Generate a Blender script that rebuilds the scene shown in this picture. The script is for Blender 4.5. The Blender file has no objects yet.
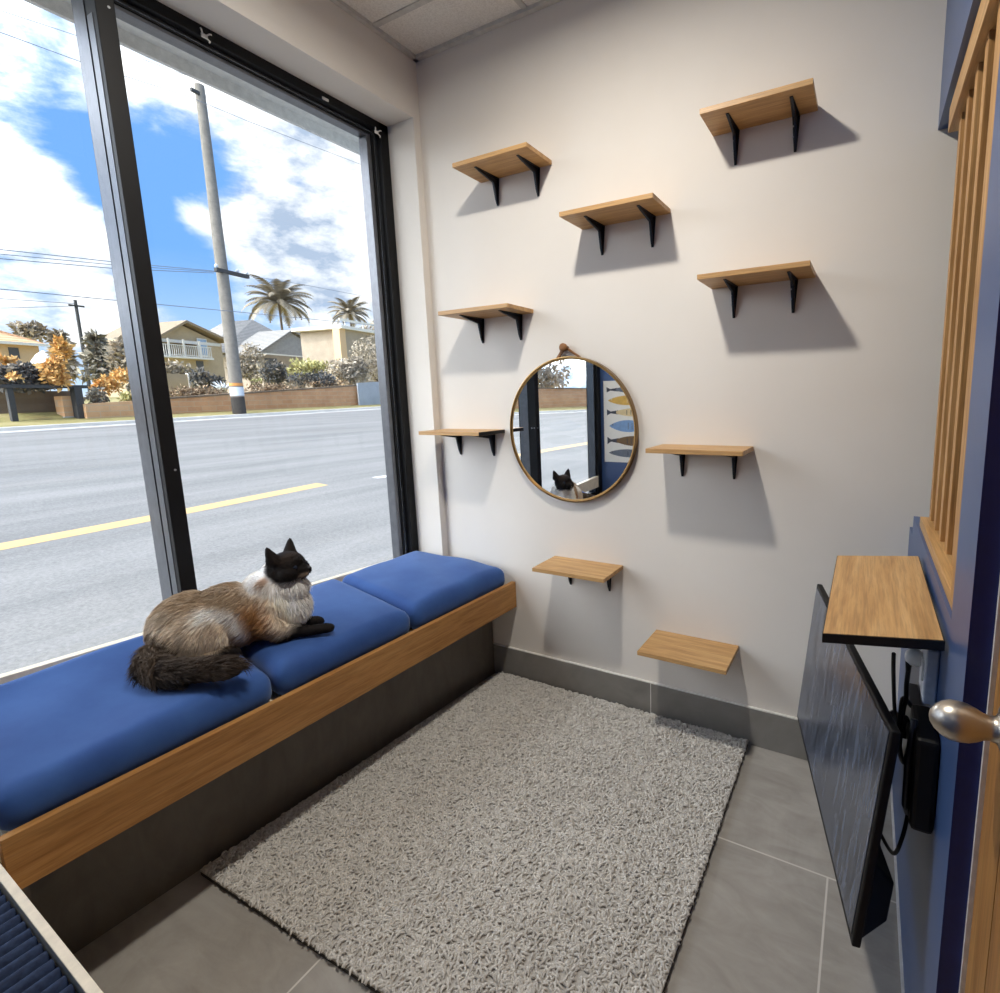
import bpy, bmesh, math, random
import numpy as np
from mathutils import Vector, Matrix

random.seed(7)
RNG = np.random.default_rng(11)
scn = bpy.context.scene
COL = scn.collection

# ------------------------------------------------------------------ camera
CAM_C = np.array([1.868714, -1.933352, 1.370399])
CAM_R = np.array([0.888397, 0.458592, -0.021070])
CAM_U = np.array([-0.050100, 0.142474, 0.988530])
CAM_F = np.array([-0.456334, 0.877151, -0.149549])
FPX, PCX, PCY = 520.304, 596.025, 474.178
cd = bpy.data.cameras.new('camera')
cam = bpy.data.objects.new('camera', cd)
COL.objects.link(cam)
cd.sensor_fit = 'HORIZONTAL'
cd.sensor_width = 36.0
cd.lens = FPX / 1000.0 * 36.0
cd.shift_x = (500.0 - PCX) / 1000.0
cd.shift_y = (PCY - 496.5) / 1000.0
cd.clip_start = 0.02
cd.clip_end = 600
cam.matrix_world = Matrix(((CAM_R[0], CAM_U[0], -CAM_F[0], CAM_C[0]),
                           (CAM_R[1], CAM_U[1], -CAM_F[1], CAM_C[1]),
                           (CAM_R[2], CAM_U[2], -CAM_F[2], CAM_C[2]), (0, 0, 0, 1)))
scn.camera = cam


def ray(px, py):
    return CAM_F + (px - PCX) / FPX * CAM_R - (py - PCY) / FPX * CAM_U


# far side of the road: kerb line direction and outward normal
K0 = np.array([-16.28, 2.61, 0.81])
KN = np.array([-0.982, -0.189, 0.0])
KT = np.array([-0.189, 0.982, 0.0])


def KP(px, py, off):
    """where a sight line meets the upright plane `off` metres beyond the far kerb (survey helper)"""
    d = ray(px, py)
    t = np.dot(K0 + off * KN - CAM_C, KN) / np.dot(d, KN)
    return Vector((CAM_C + t * d).tolist())


# ------------------------------------------------------------------ materials
def lin(c):
    def f(v):
        v = v / 255.0
        return v / 12.92 if v <= 0.04045 else ((v + 0.055) / 1.055) ** 2.4
    return tuple(f(v) for v in c[:3]) + (1.0,)


class NT:
    def __init__(s, name):
        s.m = bpy.data.materials.new(name)
        s.m.use_nodes = True
        s.t = s.m.node_tree
        s.b = s.t.nodes['Principled BSDF']
        s.out = s.t.nodes['Material Output']

    def n(s, typ, **kw):
        nd = s.t.nodes.new(typ)
        for k, v in kw.items():
            if k in nd.inputs:
                nd.inputs[k].default_value = v
            else:
                setattr(nd, k, v)
        return nd

    def l(s, a, b):
        s.t.links.new(a, b)

    def coords(s, scale=(1, 1, 1), loc=(0, 0, 0), rot=(0, 0, 0), kind='Object'):
        tc = s.n('ShaderNodeTexCoord')
        mp = s.n('ShaderNodeMapping')
        mp.inputs['Scale'].default_value = scale
        mp.inputs['Location'].default_value = loc
        mp.inputs['Rotation'].default_value = rot
        s.l(tc.outputs[kind], mp.inputs['Vector'])
        return mp.outputs['Vector']

    def noise(s, vec, scale, detail=4, rough=.6, dist=0):
        nd = s.n('ShaderNodeTexNoise')
        nd.inputs['Scale'].default_value = scale
        nd.inputs['Detail'].default_value = detail
        nd.inputs['Roughness'].default_value = rough
        nd.inputs['Distortion'].default_value = dist
        if vec is not None:
            s.l(vec, nd.inputs['Vector'])
        return nd.outputs['Fac']

    def ramp(s, fac, stops):
        r = s.n('ShaderNodeValToRGB')
        e = r.color_ramp.elements
        while len(e) < len(stops):
            e.new(0.5)
        for el, (p, c) in zip(e, stops):
            el.position = p
            el.color = c
        s.l(fac, r.inputs['Fac'])
        return r.outputs['Color']

    def mix(s, fac, a, b, mode='MIX'):
        m = s.n('ShaderNodeMix', data_type='RGBA', blend_type=mode)
        if isinstance(fac, (int, float)):
            m.inputs[0].default_value = fac
        else:
            s.l(fac, m.inputs[0])
        for i, v in ((6, a), (7, b)):
            if isinstance(v, tuple):
                m.inputs[i].default_value = v
            else:
                s.l(v, m.inputs[i])
        return m.outputs[2]

    def bump(s, h, strength=.3, dist=.002):
        b = s.n('ShaderNodeBump')
        b.inputs['Strength'].default_value = strength
        b.inputs['Distance'].default_value = dist
        s.l(h, b.inputs['Height'])
        s.l(b.outputs['Normal'], s.b.inputs['Normal'])

    def color(s, c):
        if isinstance(c, tuple):
            s.b.inputs['Base Color'].default_value = c
        else:
            s.l(c, s.b.inputs['Base Color'])

    def set(s, **kw):
        for k, v in kw.items():
            s.b.inputs[k.replace('_', ' ')].default_value = v
        return s


def plain(name, c, rough=.6, metal=0., var=.06, scale=30, spec=.5, bump=0):
    s = NT(name)
    v = s.coords()
    f = s.noise(v, scale)
    base = lin(c)
    dk = tuple(x * (1 - var * 2) for x in base[:3]) + (1,)
    lt = tuple(min(1, x * (1 + var * 2)) for x in base[:3]) + (1,)
    s.color(s.ramp(f, [(.3, dk), (.7, lt)]))
    s.set(Roughness=rough, Metallic=metal, Specular_IOR_Level=spec)
    if bump:
        s.bump(f, bump)
    return s.m


def oak(name, axis, c1, c2, c3, rough=.45, fine=1.0):
    """wood with grain running along one axis (0=x 1=y 2=z)"""
    s = NT(name)
    sc = [14 * fine, 14 * fine, 14 * fine]
    sc[axis] = 0.9 * fine
    v = s.coords(scale=tuple(sc))
    f1 = s.noise(v, 3.0, 6, .62, .4)
    sc2 = [60 * fine, 60 * fine, 60 * fine]
    sc2[axis] = 2.2 * fine
    v2 = s.coords(scale=tuple(sc2), loc=(3, 5, 1))
    f2 = s.noise(v2, 4.0, 3, .6)
    col = s.ramp(f1, [(.28, lin(c1)), (.52, lin(c2)), (.76, lin(c3))])
    lines = s.ramp(f2, [(.38, (.62, .62, .62, 1)), (.55, (1, 1, 1, 1))])
    s.color(s.mix(.55, col, lines, 'MULTIPLY'))
    s.set(Roughness=rough)
    s.bump(f2, .12, .001)
    return s.m


M = {}
# wall plaster
s = NT('wall_plaster')
v = s.coords()
f = s.noise(v, 1.6, 5, .55)
f2 = s.noise(v, 55, 4)
s.color(s.ramp(f, [(.3, lin((222, 216, 207))), (.7, lin((228, 223, 215)))]))
s.set(Roughness=.7)
s.bump(f2, .06, .001)
M['wall'] = s.m

s = NT('ceiling_tile')
v = s.coords()
f = s.noise(v, 160, 3, .8)
s.color(s.ramp(f, [(.35, lin((214, 210, 202))), (.6, lin((236, 233, 226)))]))
s.set(Roughness=.9)
s.bump(f, .2, .001)
M['ceiling'] = s.m
M['tbar'] = plain('ceiling_grid_metal', (196, 194, 188), .5)

# navy blue wall paint
s = NT('navy_paint')
v = s.coords()
f = s.noise(v, 3)
f2 = s.noise(v, 120, 3)
s.color(s.ramp(f, [(.3, lin((56, 80, 124))), (.7, lin((64, 90, 136)))]))
s.set(Roughness=.36, Specular_IOR_Level=.75)
s.bump(f2, .05, .001)
M['navy'] = s.m
M['navy_dark'] = plain('navy_gloss_jamb', (12, 36, 104), .45)

# stone-look floor tile
def stone(name, brick=True, dark=(140, 135, 127), mid=(162, 157, 149), light=(180, 176, 169)):
    s = NT(name)
    v = s.coords()
    f = s.noise(v, 2.4, 8, .62, 1.2)
    f2 = s.noise(s.coords(scale=(3, 9, 3), rot=(0, 0, .5)), 1.4, 6, .6, 1.5)
    c = s.ramp(f, [(.3, lin(dark)), (.5, lin(mid)), (.72, lin(light))])
    c = s.mix(.35, c, s.ramp(f2, [(.35, lin(dark)), (.65, lin(light))]))
    if brick:
        b = s.n('ShaderNodeTexBrick')
        b.offset = .5
        b.squash = 1
        b.inputs['Scale'].default_value = 1
        b.inputs['Brick Width'].default_value = 1.106
        b.inputs['Row Height'].default_value = 1.106
        b.inputs['Mortar Size'].default_value = .0028
        b.inputs['Mortar Smooth'].default_value = .15
        b.inputs['Color1'].default_value = (1, 1, 1, 1)
        b.inputs['Color2'].default_value = (.93, .93, .93, 1)
        # a row boundary at y=-0.495, a joint at x=1.836 in the row below it
        s.l(s.coords(loc=(-1.836 + 1.106 * 8, .495 + 1.106 * 8, 0)), b.inputs['Vector'])
        c = s.mix(1.0, c, b.outputs['Color'], 'MULTIPLY')
        c = s.mix(b.outputs['Fac'], c, lin((205, 200, 192)))
    s.color(c)
    s.set(Roughness=.42)
    s.bump(f, .08, .002)
    return s.m

M['floor'] = stone('floor_tile')
M['skirting'] = stone('skirting_tile', False, (112, 109, 104), (128, 125, 120), (140, 137, 132))
M['kick'] = stone('kickboard_tile', False, (84, 78, 70), (97, 91, 83), (110, 104, 96))

OAK1, OAK2, OAK3 = (164, 122, 72), (196, 154, 100), (214, 176, 122)
M['oak_x'] = oak('oak_grain_x', 0, OAK1, OAK2, OAK3)
M['oak_y'] = oak('oak_grain_y', 1, OAK1, OAK2, OAK3)
M['oak_rail'] = oak('oak_rail', 1, (150, 100, 48), (178, 128, 70), (194, 146, 86), .5)
M['oak_z'] = oak('oak_grain_z', 2, (160, 112, 60), (192, 146, 90), (212, 170, 116), .5)
M['oak_door'] = oak('oak_door', 2, (150, 98, 44), (172, 122, 64), (186, 138, 78), .5, .6)
M['cream_wood'] = plain('cream_edge', (232, 220, 196), .5)
M['black_edge'] = plain('black_edge', (16, 16, 18), .5)
M['black_metal'] = plain('black_steel', (42, 45, 52), .38, .6)
M['frame_black'] = plain('black_powder_coat', (8, 8, 10), .5, 0., .05, 30, .3)
M['bead_light'] = plain('silver_bead', (104, 106, 111), .28, .6)
M['frame_grey'] = plain('charcoal_aluminium', (92, 96, 102), .22, .85)
M['frame_line'] = plain('black_gasket', (8, 8, 9), .7)
M['white_plastic'] = plain('white_plastic', (228, 226, 220), .45)
M['grey_plastic'] = plain('grey_plastic', (214, 216, 220), .45)
M['black_plastic'] = plain('black_plastic', (7, 7, 9), .5, 0, .05, 30, .3)
M['brass'] = plain('antique_brass', (150, 118, 74), .3, .9)
M['leather'] = plain('tan_leather', (132, 88, 46), .6)
M['satin'] = plain('satin_nickel', (196, 188, 176), .33, 1., .02)
M['white_trim'] = plain('white_trim', (226, 224, 218), .45)
M['awning_grey'] = plain('awning_vinyl', (214, 211, 205), .7)
M['screw'] = plain('steel_screw', (190, 192, 196), .3, .9)

s = NT('mirror_silver')
s.color((.93, .94, .94, 1))
s.set(Metallic=1., Roughness=.012)
M['mirror'] = s.m

s = NT('window_glass')
tr = s.n('ShaderNodeBsdfTransparent')
tr.inputs['Color'].default_value = (.97, .98, .975, 1)
gl = s.n('ShaderNodeBsdfGlossy')
gl.inputs['Roughness'].default_value = 0.0
fr = s.n('ShaderNodeFresnel')
fr.inputs['IOR'].default_value = 1.3
geo = s.n('ShaderNodeNewGeometry')
sb_ = s.n('ShaderNodeMath', operation='SUBTRACT')
sb_.inputs[0].default_value = 1.0
s.l(geo.outputs['Backfacing'], sb_.inputs[1])
ml_ = s.n('ShaderNodeMath', operation='MULTIPLY')
s.l(fr.outputs[0], ml_.inputs[0])
s.l(sb_.outputs[0], ml_.inputs[1])
mx = s.n('ShaderNodeMixShader')
s.l(ml_.outputs[0], mx.inputs[0])
s.l(tr.outputs[0], mx.inputs[1])
s.l(gl.outputs[0], mx.inputs[2])
s.l(mx.outputs[0], s.out.inputs['Surface'])
M['glass'] = s.m

s = NT('television_screen')
v = s.coords(scale=(40, 40, 5))
f = s.noise(v, 1.6, 4, .6)
s.color(s.ramp(f, [(.3, lin((26, 32, 44))), (.7, lin((98, 108, 126)))]))
s.set(Roughness=.24, Specular_IOR_Level=.8)
s.bump(f, .05, .002)
M['screen'] = s.m

# blue velvet-like upholstery
s = NT('blue_upholstery')
v = s.coords()
f = s.noise(v, 5, 5, .6)
f2 = s.noise(v, 380, 2, .6)
s.color(s.ramp(f, [(.3, lin((42, 73, 132))), (.7, lin((57, 92, 152)))]))
s.set(Roughness=.8, Sheen_Weight=.4, Sheen_Roughness=.4, Specular_IOR_Level=.25)
s.b.inputs['Sheen Tint'].default_value = (.6, .75, 1, 1)
s.bump(f2, .12, .001)
M['blue'] = s.m

s = NT('navy_ribbed_fabric')
v = s.coords()
f = s.noise(v, 90, 3)
s.color(s.ramp(f, [(.3, lin((24, 38, 66))), (.7, lin((44, 62, 94)))]))
s.set(Roughness=.85)
M['ribbed'] = s.m

def pile_mat(name, a, b, c):
    s = NT(name)
    at = s.n('ShaderNodeAttribute', attribute_name='tone')
    v = s.coords()
    f = s.noise(v, 2.2, 4)
    col = s.ramp(at.outputs['Fac'], [(0, lin(a)), (.5, lin(b)), (1, lin(c))])
    s.color(s.mix(.18, col, s.ramp(f, [(.35, lin(a)), (.65, lin(c))])))
    s.set(Roughness=.9, Specular_IOR_Level=.15)
    return s.m

M['pile'] = pile_mat('grey_shag_pile', (184, 180, 173), (200, 196, 189), (216, 213, 206))
M['rug_base'] = plain('rug_pile_base', (178, 174, 167), .95, 0, .1, 200)
M['rug_back'] = plain('rug_backing', (60, 57, 53), .9)

# cat fur
s = NT('cat_coat')
at = s.n('ShaderNodeAttribute', attribute_name='coat')
s.color(at.outputs['Color'])
s.set(Roughness=.75, Specular_IOR_Level=.2)
M['coat'] = s.m
s = NT('cat_eye')
s.color(lin((22, 30, 44)))
s.set(Roughness=.08)
M['eye'] = s.m
M['nose'] = plain('cat_nose', (26, 20, 20), .4)

# outdoors
s = NT('asphalt')
v = s.coords()
f = s.noise(v, .35, 5)
f2 = s.noise(v, 38, 5, .75)
f3 = s.noise(s.coords(scale=(.6, .06, 1), rot=(0, 0, -.19)), 3.0, 4)
c = s.ramp(f, [(.3, lin((124, 122, 118))), (.7, lin((139, 136, 132)))])
c = s.mix(.55, c, s.ramp(f2, [(.3, lin((82, 81, 79))), (.68, lin((164, 161, 157)))]))
c = s.mix(.3, c, s.ramp(f3, [(.35, lin((106, 106, 105))), (.65, lin((164, 161, 156)))]))
s.color(c)
s.set(Roughness=.9, Specular_IOR_Level=.2)
M['asphalt'] = s.m
M['yellow_paint'] = plain('yellow_road_paint', (206, 172, 118), .8, 0, .05, 12)
M['white_paint'] = plain('white_road_paint', (226, 226, 222), .8, 0, .05, 8)
M['gutter'] = plain('pale_concrete', (186, 182, 174), .85, 0, .05, 3)

s = NT('verge_grass')
v = s.coords()
f = s.noise(v, 1.5, 6, .7)
s.color(s.ramp(f, [(.3, lin((128, 108, 66))), (.5, lin((152, 142, 86))), (.7, lin((170, 152, 108)))]))
s.set(Roughness=.95)
M['verge'] = s.m
M['garden'] = plain('garden_soil', (128, 112, 92), .95, 0, .15, 1.5)

def brickmat(name, a, b, mortar, wid=.5, hei=.17):
    s = NT(name)
    tc = s.n('ShaderNodeTexCoord')
    sp = s.n('ShaderNodeSeparateXYZ')
    s.l(tc.outputs['Object'], sp.inputs[0])
    cb = s.n('ShaderNodeCombineXYZ')
    s.l(sp.outputs['Y'], cb.inputs['X'])
    s.l(sp.outputs['Z'], cb.inputs['Y'])
    b_ = s.n('ShaderNodeTexBrick')
    b_.inputs['Scale'].default_value = 1
    b_.inputs['Brick Width'].default_value = wid
    b_.inputs['Row Height'].default_value = hei
    b_.inputs['Mortar Size'].default_value = .012
    b_.inputs['Color1'].default_value = lin(a)
    b_.inputs['Color2'].default_value = lin(b)
    b_.inputs['Mortar'].default_value = lin(mortar)
    s.l(cb.outputs[0], b_.inputs['Vector'])
    f = s.noise(s.coords(), 1.3, 6, .7)
    c = s.mix(.45, b_.outputs['Color'], s.ramp(f, [(.3, tuple(x * .62 for x in lin(a)[:3]) + (1,)), (.7, lin(b))]))
    s.color(c)
    s.set(Roughness=.9)
    return s.m

M['brick'] = brickmat('orange_brick', (204, 148, 104), (224, 174, 130), (206, 184, 156))
M['brick_pale'] = brickmat('pale_orange_brick', (220, 168, 120), (232, 188, 144), (206, 186, 160))
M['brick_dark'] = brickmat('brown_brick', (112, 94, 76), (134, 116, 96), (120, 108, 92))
M['timber_dark'] = plain('dark_timber', (66, 66, 66), .8)
M['pole'] = plain('weathered_pole', (132, 126, 117), .85, 0, .08, 6)
M['pole_dark'] = plain('dark_pole_base', (62, 58, 54), .85)
M['sign_white'] = plain('white_sign', (214, 220, 226), .5)
M['sign_orange'] = plain('orange_sign', (220, 150, 80), .5)
M['wire'] = plain('black_wire', (128, 136, 148), .6)
M['panel'] = plain('grey_blue_panel', (166, 172, 178), .6, 0, .05, 2)
M['cream_wall'] = plain('cream_render', (186, 166, 136), .85, 0, .05, 1)
M['taupe_wall'] = plain('taupe_render', (168, 154, 136), .85, 0, .05, 1)
M['house_white'] = plain('white_joinery', (230, 226, 218), .6)
M['house_dark'] = plain('dark_opening', (84, 84, 86), .5)
M['house_glass'] = plain('house_window_glass', (150, 176, 204), .15)
M['roof_brown'] = plain('brown_roof_edge', (150, 132, 108), .8)
M['render_orange'] = plain('orange_render', (218, 186, 146), .85)

def roofmat(name, a, b, per):
    s = NT(name)
    w = s.n('ShaderNodeTexWave', wave_type='BANDS', bands_direction='Z')
    w.inputs['Scale'].default_value = per
    w.inputs['Distortion'].default_value = .4
    w.inputs['Detail'].default_value = 2
    s.l(s.coords(), w.inputs['Vector'])
    f = s.noise(s.coords(), 2.5, 4)
    c = s.ramp(w.outputs['Fac'], [(.1, lin(a)), (.45, lin(b))])
    s.color(s.mix(.3, c, s.ramp(f, [(.3, lin(a)), (.7, lin(b))])))
    s.set(Roughness=.85)
    return s.m

M['roof_grey'] = roofmat('grey_tile_roof', (104, 101, 97), (160, 156, 150), 1.1)
M['roof_orange'] = roofmat('orange_tile_roof', (190, 140, 96), (226, 186, 142), 1.2)
M['boards'] = roofmat('weatherboard', (128, 126, 123), (186, 184, 178), 1.6)

def leafmat(name, a, b, c):
    s = NT(name)
    at = s.n('ShaderNodeAttribute', attribute_name='tone')
    s.color(s.ramp(at.outputs['Fac'], [(0, lin(a)), (.55, lin(b)), (1, lin(c))]))
    s.set(Roughness=.8, Specular_IOR_Level=.2)
    return s.m

M['leaf_taupe'] = leafmat('taupe_leaves', (124, 116, 102), (178, 165, 146), (216, 204, 182))
M['leaf_grey'] = leafmat('grey_green_leaves', (104, 104, 96), (150, 144, 130), (192, 182, 160))
M['leaf_dark'] = leafmat('dark_hedge_leaves', (62, 66, 70), (98, 98, 96), (168, 154, 134))
M['leaf_orange'] = leafmat('orange_blossom', (190, 140, 80), (228, 184, 116), (240, 212, 156))
M['leaf_yellow'] = leafmat('yellow_green_leaves', (110, 104, 78), (184, 180, 120), (220, 208, 150))
M['leaf_brown'] = leafmat('brown_scrub', (112, 98, 82), (160, 138, 112), (196, 172, 142))
M['palm'] = leafmat('palm_fronds', (96, 90, 78), (142, 132, 114), (182, 170, 148))
M['trunk'] = plain('bark', (120, 106, 90), .9, 0, .1, 4)
M['paper'] = plain('poster_paper', (238, 236, 228), .8, 0, .01)
M['fish_dark'] = plain('print_slate', (70, 74, 84), .8)
M['fish_yellow'] = plain('print_ochre', (216, 176, 92), .8)
M['fish_brown'] = plain('print_brown', (122, 98, 70), .8)
M['fish_blue'] = plain('print_blue', (130, 164, 206), .8)
M['fish_grey'] = plain('print_grey', (110, 118, 130), .8)
M['fish_cream'] = plain('print_cream', (226, 206, 160), .8)


# ------------------------------------------------------------------ mesh builder
def world_of(o):
    m = o.matrix_basis.copy()
    p = o.parent
    while p is not None:
        m = p.matrix_basis @ m
        p = p.parent
    return m


class MB:
    """collects shapes in world coordinates, then links them as ONE mesh object"""

    def __init__(s):
        s.v = []
        s.f = []

    def add(s, vs, fs):
        b = len(s.v)
        s.v.extend([tuple(map(float, q)) for q in vs])
        s.f.extend([tuple(b + i for i in q) for q in fs])
        return s

    def box(s, x0, x1, y0, y1, z0, z1):
        vs = [(x, y, z) for x in (x0, x1) for y in (y0, y1) for z in (z0, z1)]
        fs = [(0, 1, 3, 2), (4, 6, 7, 5), (0, 4, 5, 1), (2, 3, 7, 6), (0, 2, 6, 4), (1, 5, 7, 3)]
        return s.add(vs, fs)

    def hexa(s, bottom, top):
        """eight corners: four bottom, four top, same order"""
        fs = [(3, 2, 1, 0), (4, 5, 6, 7)] + [(i, (i + 1) % 4, 4 + (i + 1) % 4, 4 + i) for i in range(4)]
        return s.add(list(bottom) + list(top), fs)

    def obox(s, c, ax, ay, az, hx, hy, hz):
        c, ax, ay, az = (np.array(q, float) for q in (c, ax, ay, az))
        vs = [c + a * hx * ax + b * hy * ay + d * hz * az for a in (-1, 1) for b in (-1, 1) for d in (-1, 1)]
        fs = [(0, 1, 3, 2), (4, 6, 7, 5), (0, 4, 5, 1), (2, 3, 7, 6), (0, 2, 6, 4), (1, 5, 7, 3)]
        return s.add(vs, fs)

    def prism(s, poly, d):
        """polygon (3-D points, planar) extruded by vector d"""
        n = len(poly)
        a = [Vector(p) for p in poly]
        b = [p + Vector(d) for p in a]
        fs = [tuple(range(n - 1, -1, -1)), tuple(range(n, 2 * n))] + [(i, (i + 1) % n, n + (i + 1) % n, n + i) for i in range(n)]
        return s.add(a + b, fs)

    def tube(s, pts, r, seg=8, cap=True):
        pts = [Vector(p) for p in pts]
        rs = r if isinstance(r, (list, tuple)) else [r] * len(pts)
        t0 = (pts[1] - pts[0]).normalized()
        u = t0.orthogonal().normalized()
        vs = []
        for i, p in enumerate(pts):
            t = (pts[min(i + 1, len(pts) - 1)] - pts[max(i - 1, 0)]).normalized()
            u = (u - t * u.dot(t)).normalized()
            w = t.cross(u)
            for k in range(seg):
                a = 2 * math.pi * k / seg
                vs.append(p + (u * math.cos(a) + w * math.sin(a)) * rs[i])
        fs = []
        for i in range(len(pts) - 1):
            for k in range(seg):
                a, b = i * seg + k, i * seg + (k + 1) % seg
                fs.append((a, b, b + seg, a + seg))
        if cap:
            fs.append(tuple(range(seg - 1, -1, -1)))
            fs.append(tuple(len(vs) - seg + k for k in range(seg)))
        return s.add(vs, fs)

    def lathe(s, c, axis, prof, seg=32):
        """prof = [(distance along axis, radius)]"""
        c, ax = Vector(c), Vector(axis).normalized()
        u = ax.orthogonal().normalized()
        w = ax.cross(u)
        vs, fs = [], []
        for d, r in prof:
            for k in range(seg):
                a = 2 * math.pi * k / seg
                vs.append(c + ax * d + (u * math.cos(a) + w * math.sin(a)) * r)
        for i in range(len(prof) - 1):
            for k in range(seg):
                a, b = i * seg + k, i * seg + (k + 1) % seg
                fs.append((a, b, b + seg, a + seg))
        fs.append(tuple(range(seg - 1, -1, -1)))
        fs.append(tuple(len(vs) - seg + k for k in range(seg)))
        return s.add(vs, fs)

    def build(s, name, mat, parent=None, smooth=False, bevel=0, tone=None):
        me = bpy.data.meshes.new(name)
        me.from_pydata(s.v, [], s.f)
        me.update()
        bm = bmesh.new()
        bm.from_mesh(me)
        bmesh.ops.recalc_face_normals(bm, faces=bm.faces)
        bm.to_mesh(me)
        bm.free()
        o = bpy.data.objects.new(name, me)
        COL.objects.link(o)
        if parent is not None:
            me.transform(world_of(parent).inverted())
            o.parent = parent
        me.materials.append(mat)
        if smooth:
            for p in me.polygons:
                p.use_smooth = True
            if smooth == 'auto':
                md = o.modifiers.new('edges', 'EDGE_SPLIT')
                md.split_angle = math.radians(40)
        if bevel:
            md = o.modifiers.new('bevel', 'BEVEL')
            md.width = bevel
            md.segments = 2
            md.limit_method = 'ANGLE'
        return o


def np_mesh(name, verts, faces, mat, parent=None, attrs=None, smooth=False):
    """verts (n,3) world, faces (m,k) with k 3 or 4"""
    me = bpy.data.meshes.new(name)
    n, (m, k) = len(verts), faces.shape
    if parent is not None:
        W = np.array(world_of(parent).inverted())
        verts = verts @ W[:3, :3].T + W[:3, 3]
    me.vertices.add(n)
    me.vertices.foreach_set('co', verts.astype(np.float32).ravel())
    me.loops.add(m * k)
    me.loops.foreach_set('vertex_index', faces.astype(np.int32).ravel())
    me.polygons.add(m)
    me.polygons.foreach_set('loop_start', np.arange(0, m * k, k, dtype=np.int32))
    me.polygons.foreach_set('loop_total', np.full(m, k, dtype=np.int32))
    if smooth:
        me.polygons.foreach_set('use_smooth', np.ones(m, dtype=bool))
    me.update(calc_edges=True)
    for nm, arr in (attrs or {}).items():
        if arr.ndim == 1:
            a = me.attributes.new(nm, 'FLOAT', 'POINT')
            a.data.foreach_set('value', arr.astype(np.float32))
        else:
            a = me.attributes.new(nm, 'FLOAT_COLOR', 'POINT')
            c4 = np.concatenate([arr, np.ones((n, 1))], 1)
            a.data.foreach_set('color', c4.astype(np.float32).ravel())
    me.materials.append(mat)
    o = bpy.data.objects.new(name, me)
    COL.objects.link(o)
    if parent is not None:
        o.parent = parent
    return o


def tag(o, label, cat, group=None, kind='thing'):
    o['label'] = label
    o['category'] = cat
    o['kind'] = kind
    if group:
        o['group'] = group
    return o


def thing(name, label, cat, loc=(0, 0, 0), group=None):
    o = bpy.data.objects.new(name, None)
    COL.objects.link(o)
    o.location = loc
    o.empty_display_size = .05
    return tag(o, label, cat, group)


def struct(o):
    o['kind'] = 'structure'
    return o


def copy_tree(o, parent=None):
    c = o.copy()
    COL.objects.link(c)
    c.parent = parent
    for ch in list(o.children):
        copy_tree(ch, c)
    return c


# ------------------------------------------------------------------ room shell
W, H = 2.012, 2.872
YN = -2.13          # near wall
XE = 3.2            # far side of the passage behind the screen wall

m = MB().box(-.27, XE, YN - .15, .15, -.12, 0)
struct(m.build('floor', M['floor']))

m = MB().box(-.27, XE, YN - .15, .15, H, H + .25)
cl = struct(m.build('ceiling', M['ceiling']))
m = MB()
for x in (.604, 1.204, 1.804, 2.404):
    m.box(x - .012, x + .012, YN, 0, H - .004, H)
for y in (-.238, -.838, -1.438, -2.038):
    m.box(0, XE, y - .012, y + .012, H - .0045, H)
m.box(0, XE, -.022, 0, H - .014, H)
m.box(0, .022, YN, 0, H - .014, H)
m.build('ceiling_grid', M['tbar'], cl)

struct(MB().box(-.27, XE, 0, .15, 0, H).build('wall_back', M['wall']))

ZH = 2.617
m = MB()
m.box(-.27, 0, -.04, 0, 0, H)                   # pier beside the back wall
m.box(-.27, 0, YN, -.04, ZH, H)                 # window head
m.box(-.27, -.17, YN, -.04, 0, .46)             # spandrel below the glass
struct(m.build('wall_window', M['wall']))

struct(MB().box(-.27, XE, YN - .15, YN, 0, H).build('wall_near', M['navy']))

# screen wall: half-height wall, post, header, all navy
YE = -1.083
m = MB()
m.box(W, W + .1, -.93, 0, 0, .925)
m.box(W, W + .1, -.93, -.11, .925, .985)
m.box(W, W + .1, YE + .002, -.93, 0, H)
m.box(W, W + .1, -.93, 0, 2.115, H)
m.box(W + .033, W + .1, YN, YE, 2.06, H)
wr = struct(m.build('wall_right', M['navy']))
MB().box(W, W + .036, YE, YE + .002, 0, H).build('jamb_face', M['navy_dark'], wr)
struct(MB().box(XE - .1, XE, YN, 0, 0, H).build('wall_outer', M['wall']))
struct(MB().box(W - .006, W, -1.08, 0, 0, .008).build('trim_2', M['white_trim']))

m = MB().box(.0, W, -.012, 0, 0, .153)
bb = struct(m.build('baseboard_back', M['skirting']))
m = MB()
m.box(0, W, -.010, 0, .153, .157)
m.build('caulk_line', M['white_trim'], bb)
MB().box(1.108, 1.111, -.0125, -.011, 0, .153).build('joint', M['white_trim'], bb)

# window sill board
m = MB().hexa([(-.2, -2.125, .585), (-.17, -2.125, .585), (-.17, -.04, .54), (-.2, -.04, .54)],
              [(-.2, -2.125, .682), (-.17, -2.125, .682), (-.17, -.04, .578), (-.2, -.04, .578)])
struct(m.build('trim_1', M['cream_wood']))

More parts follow.
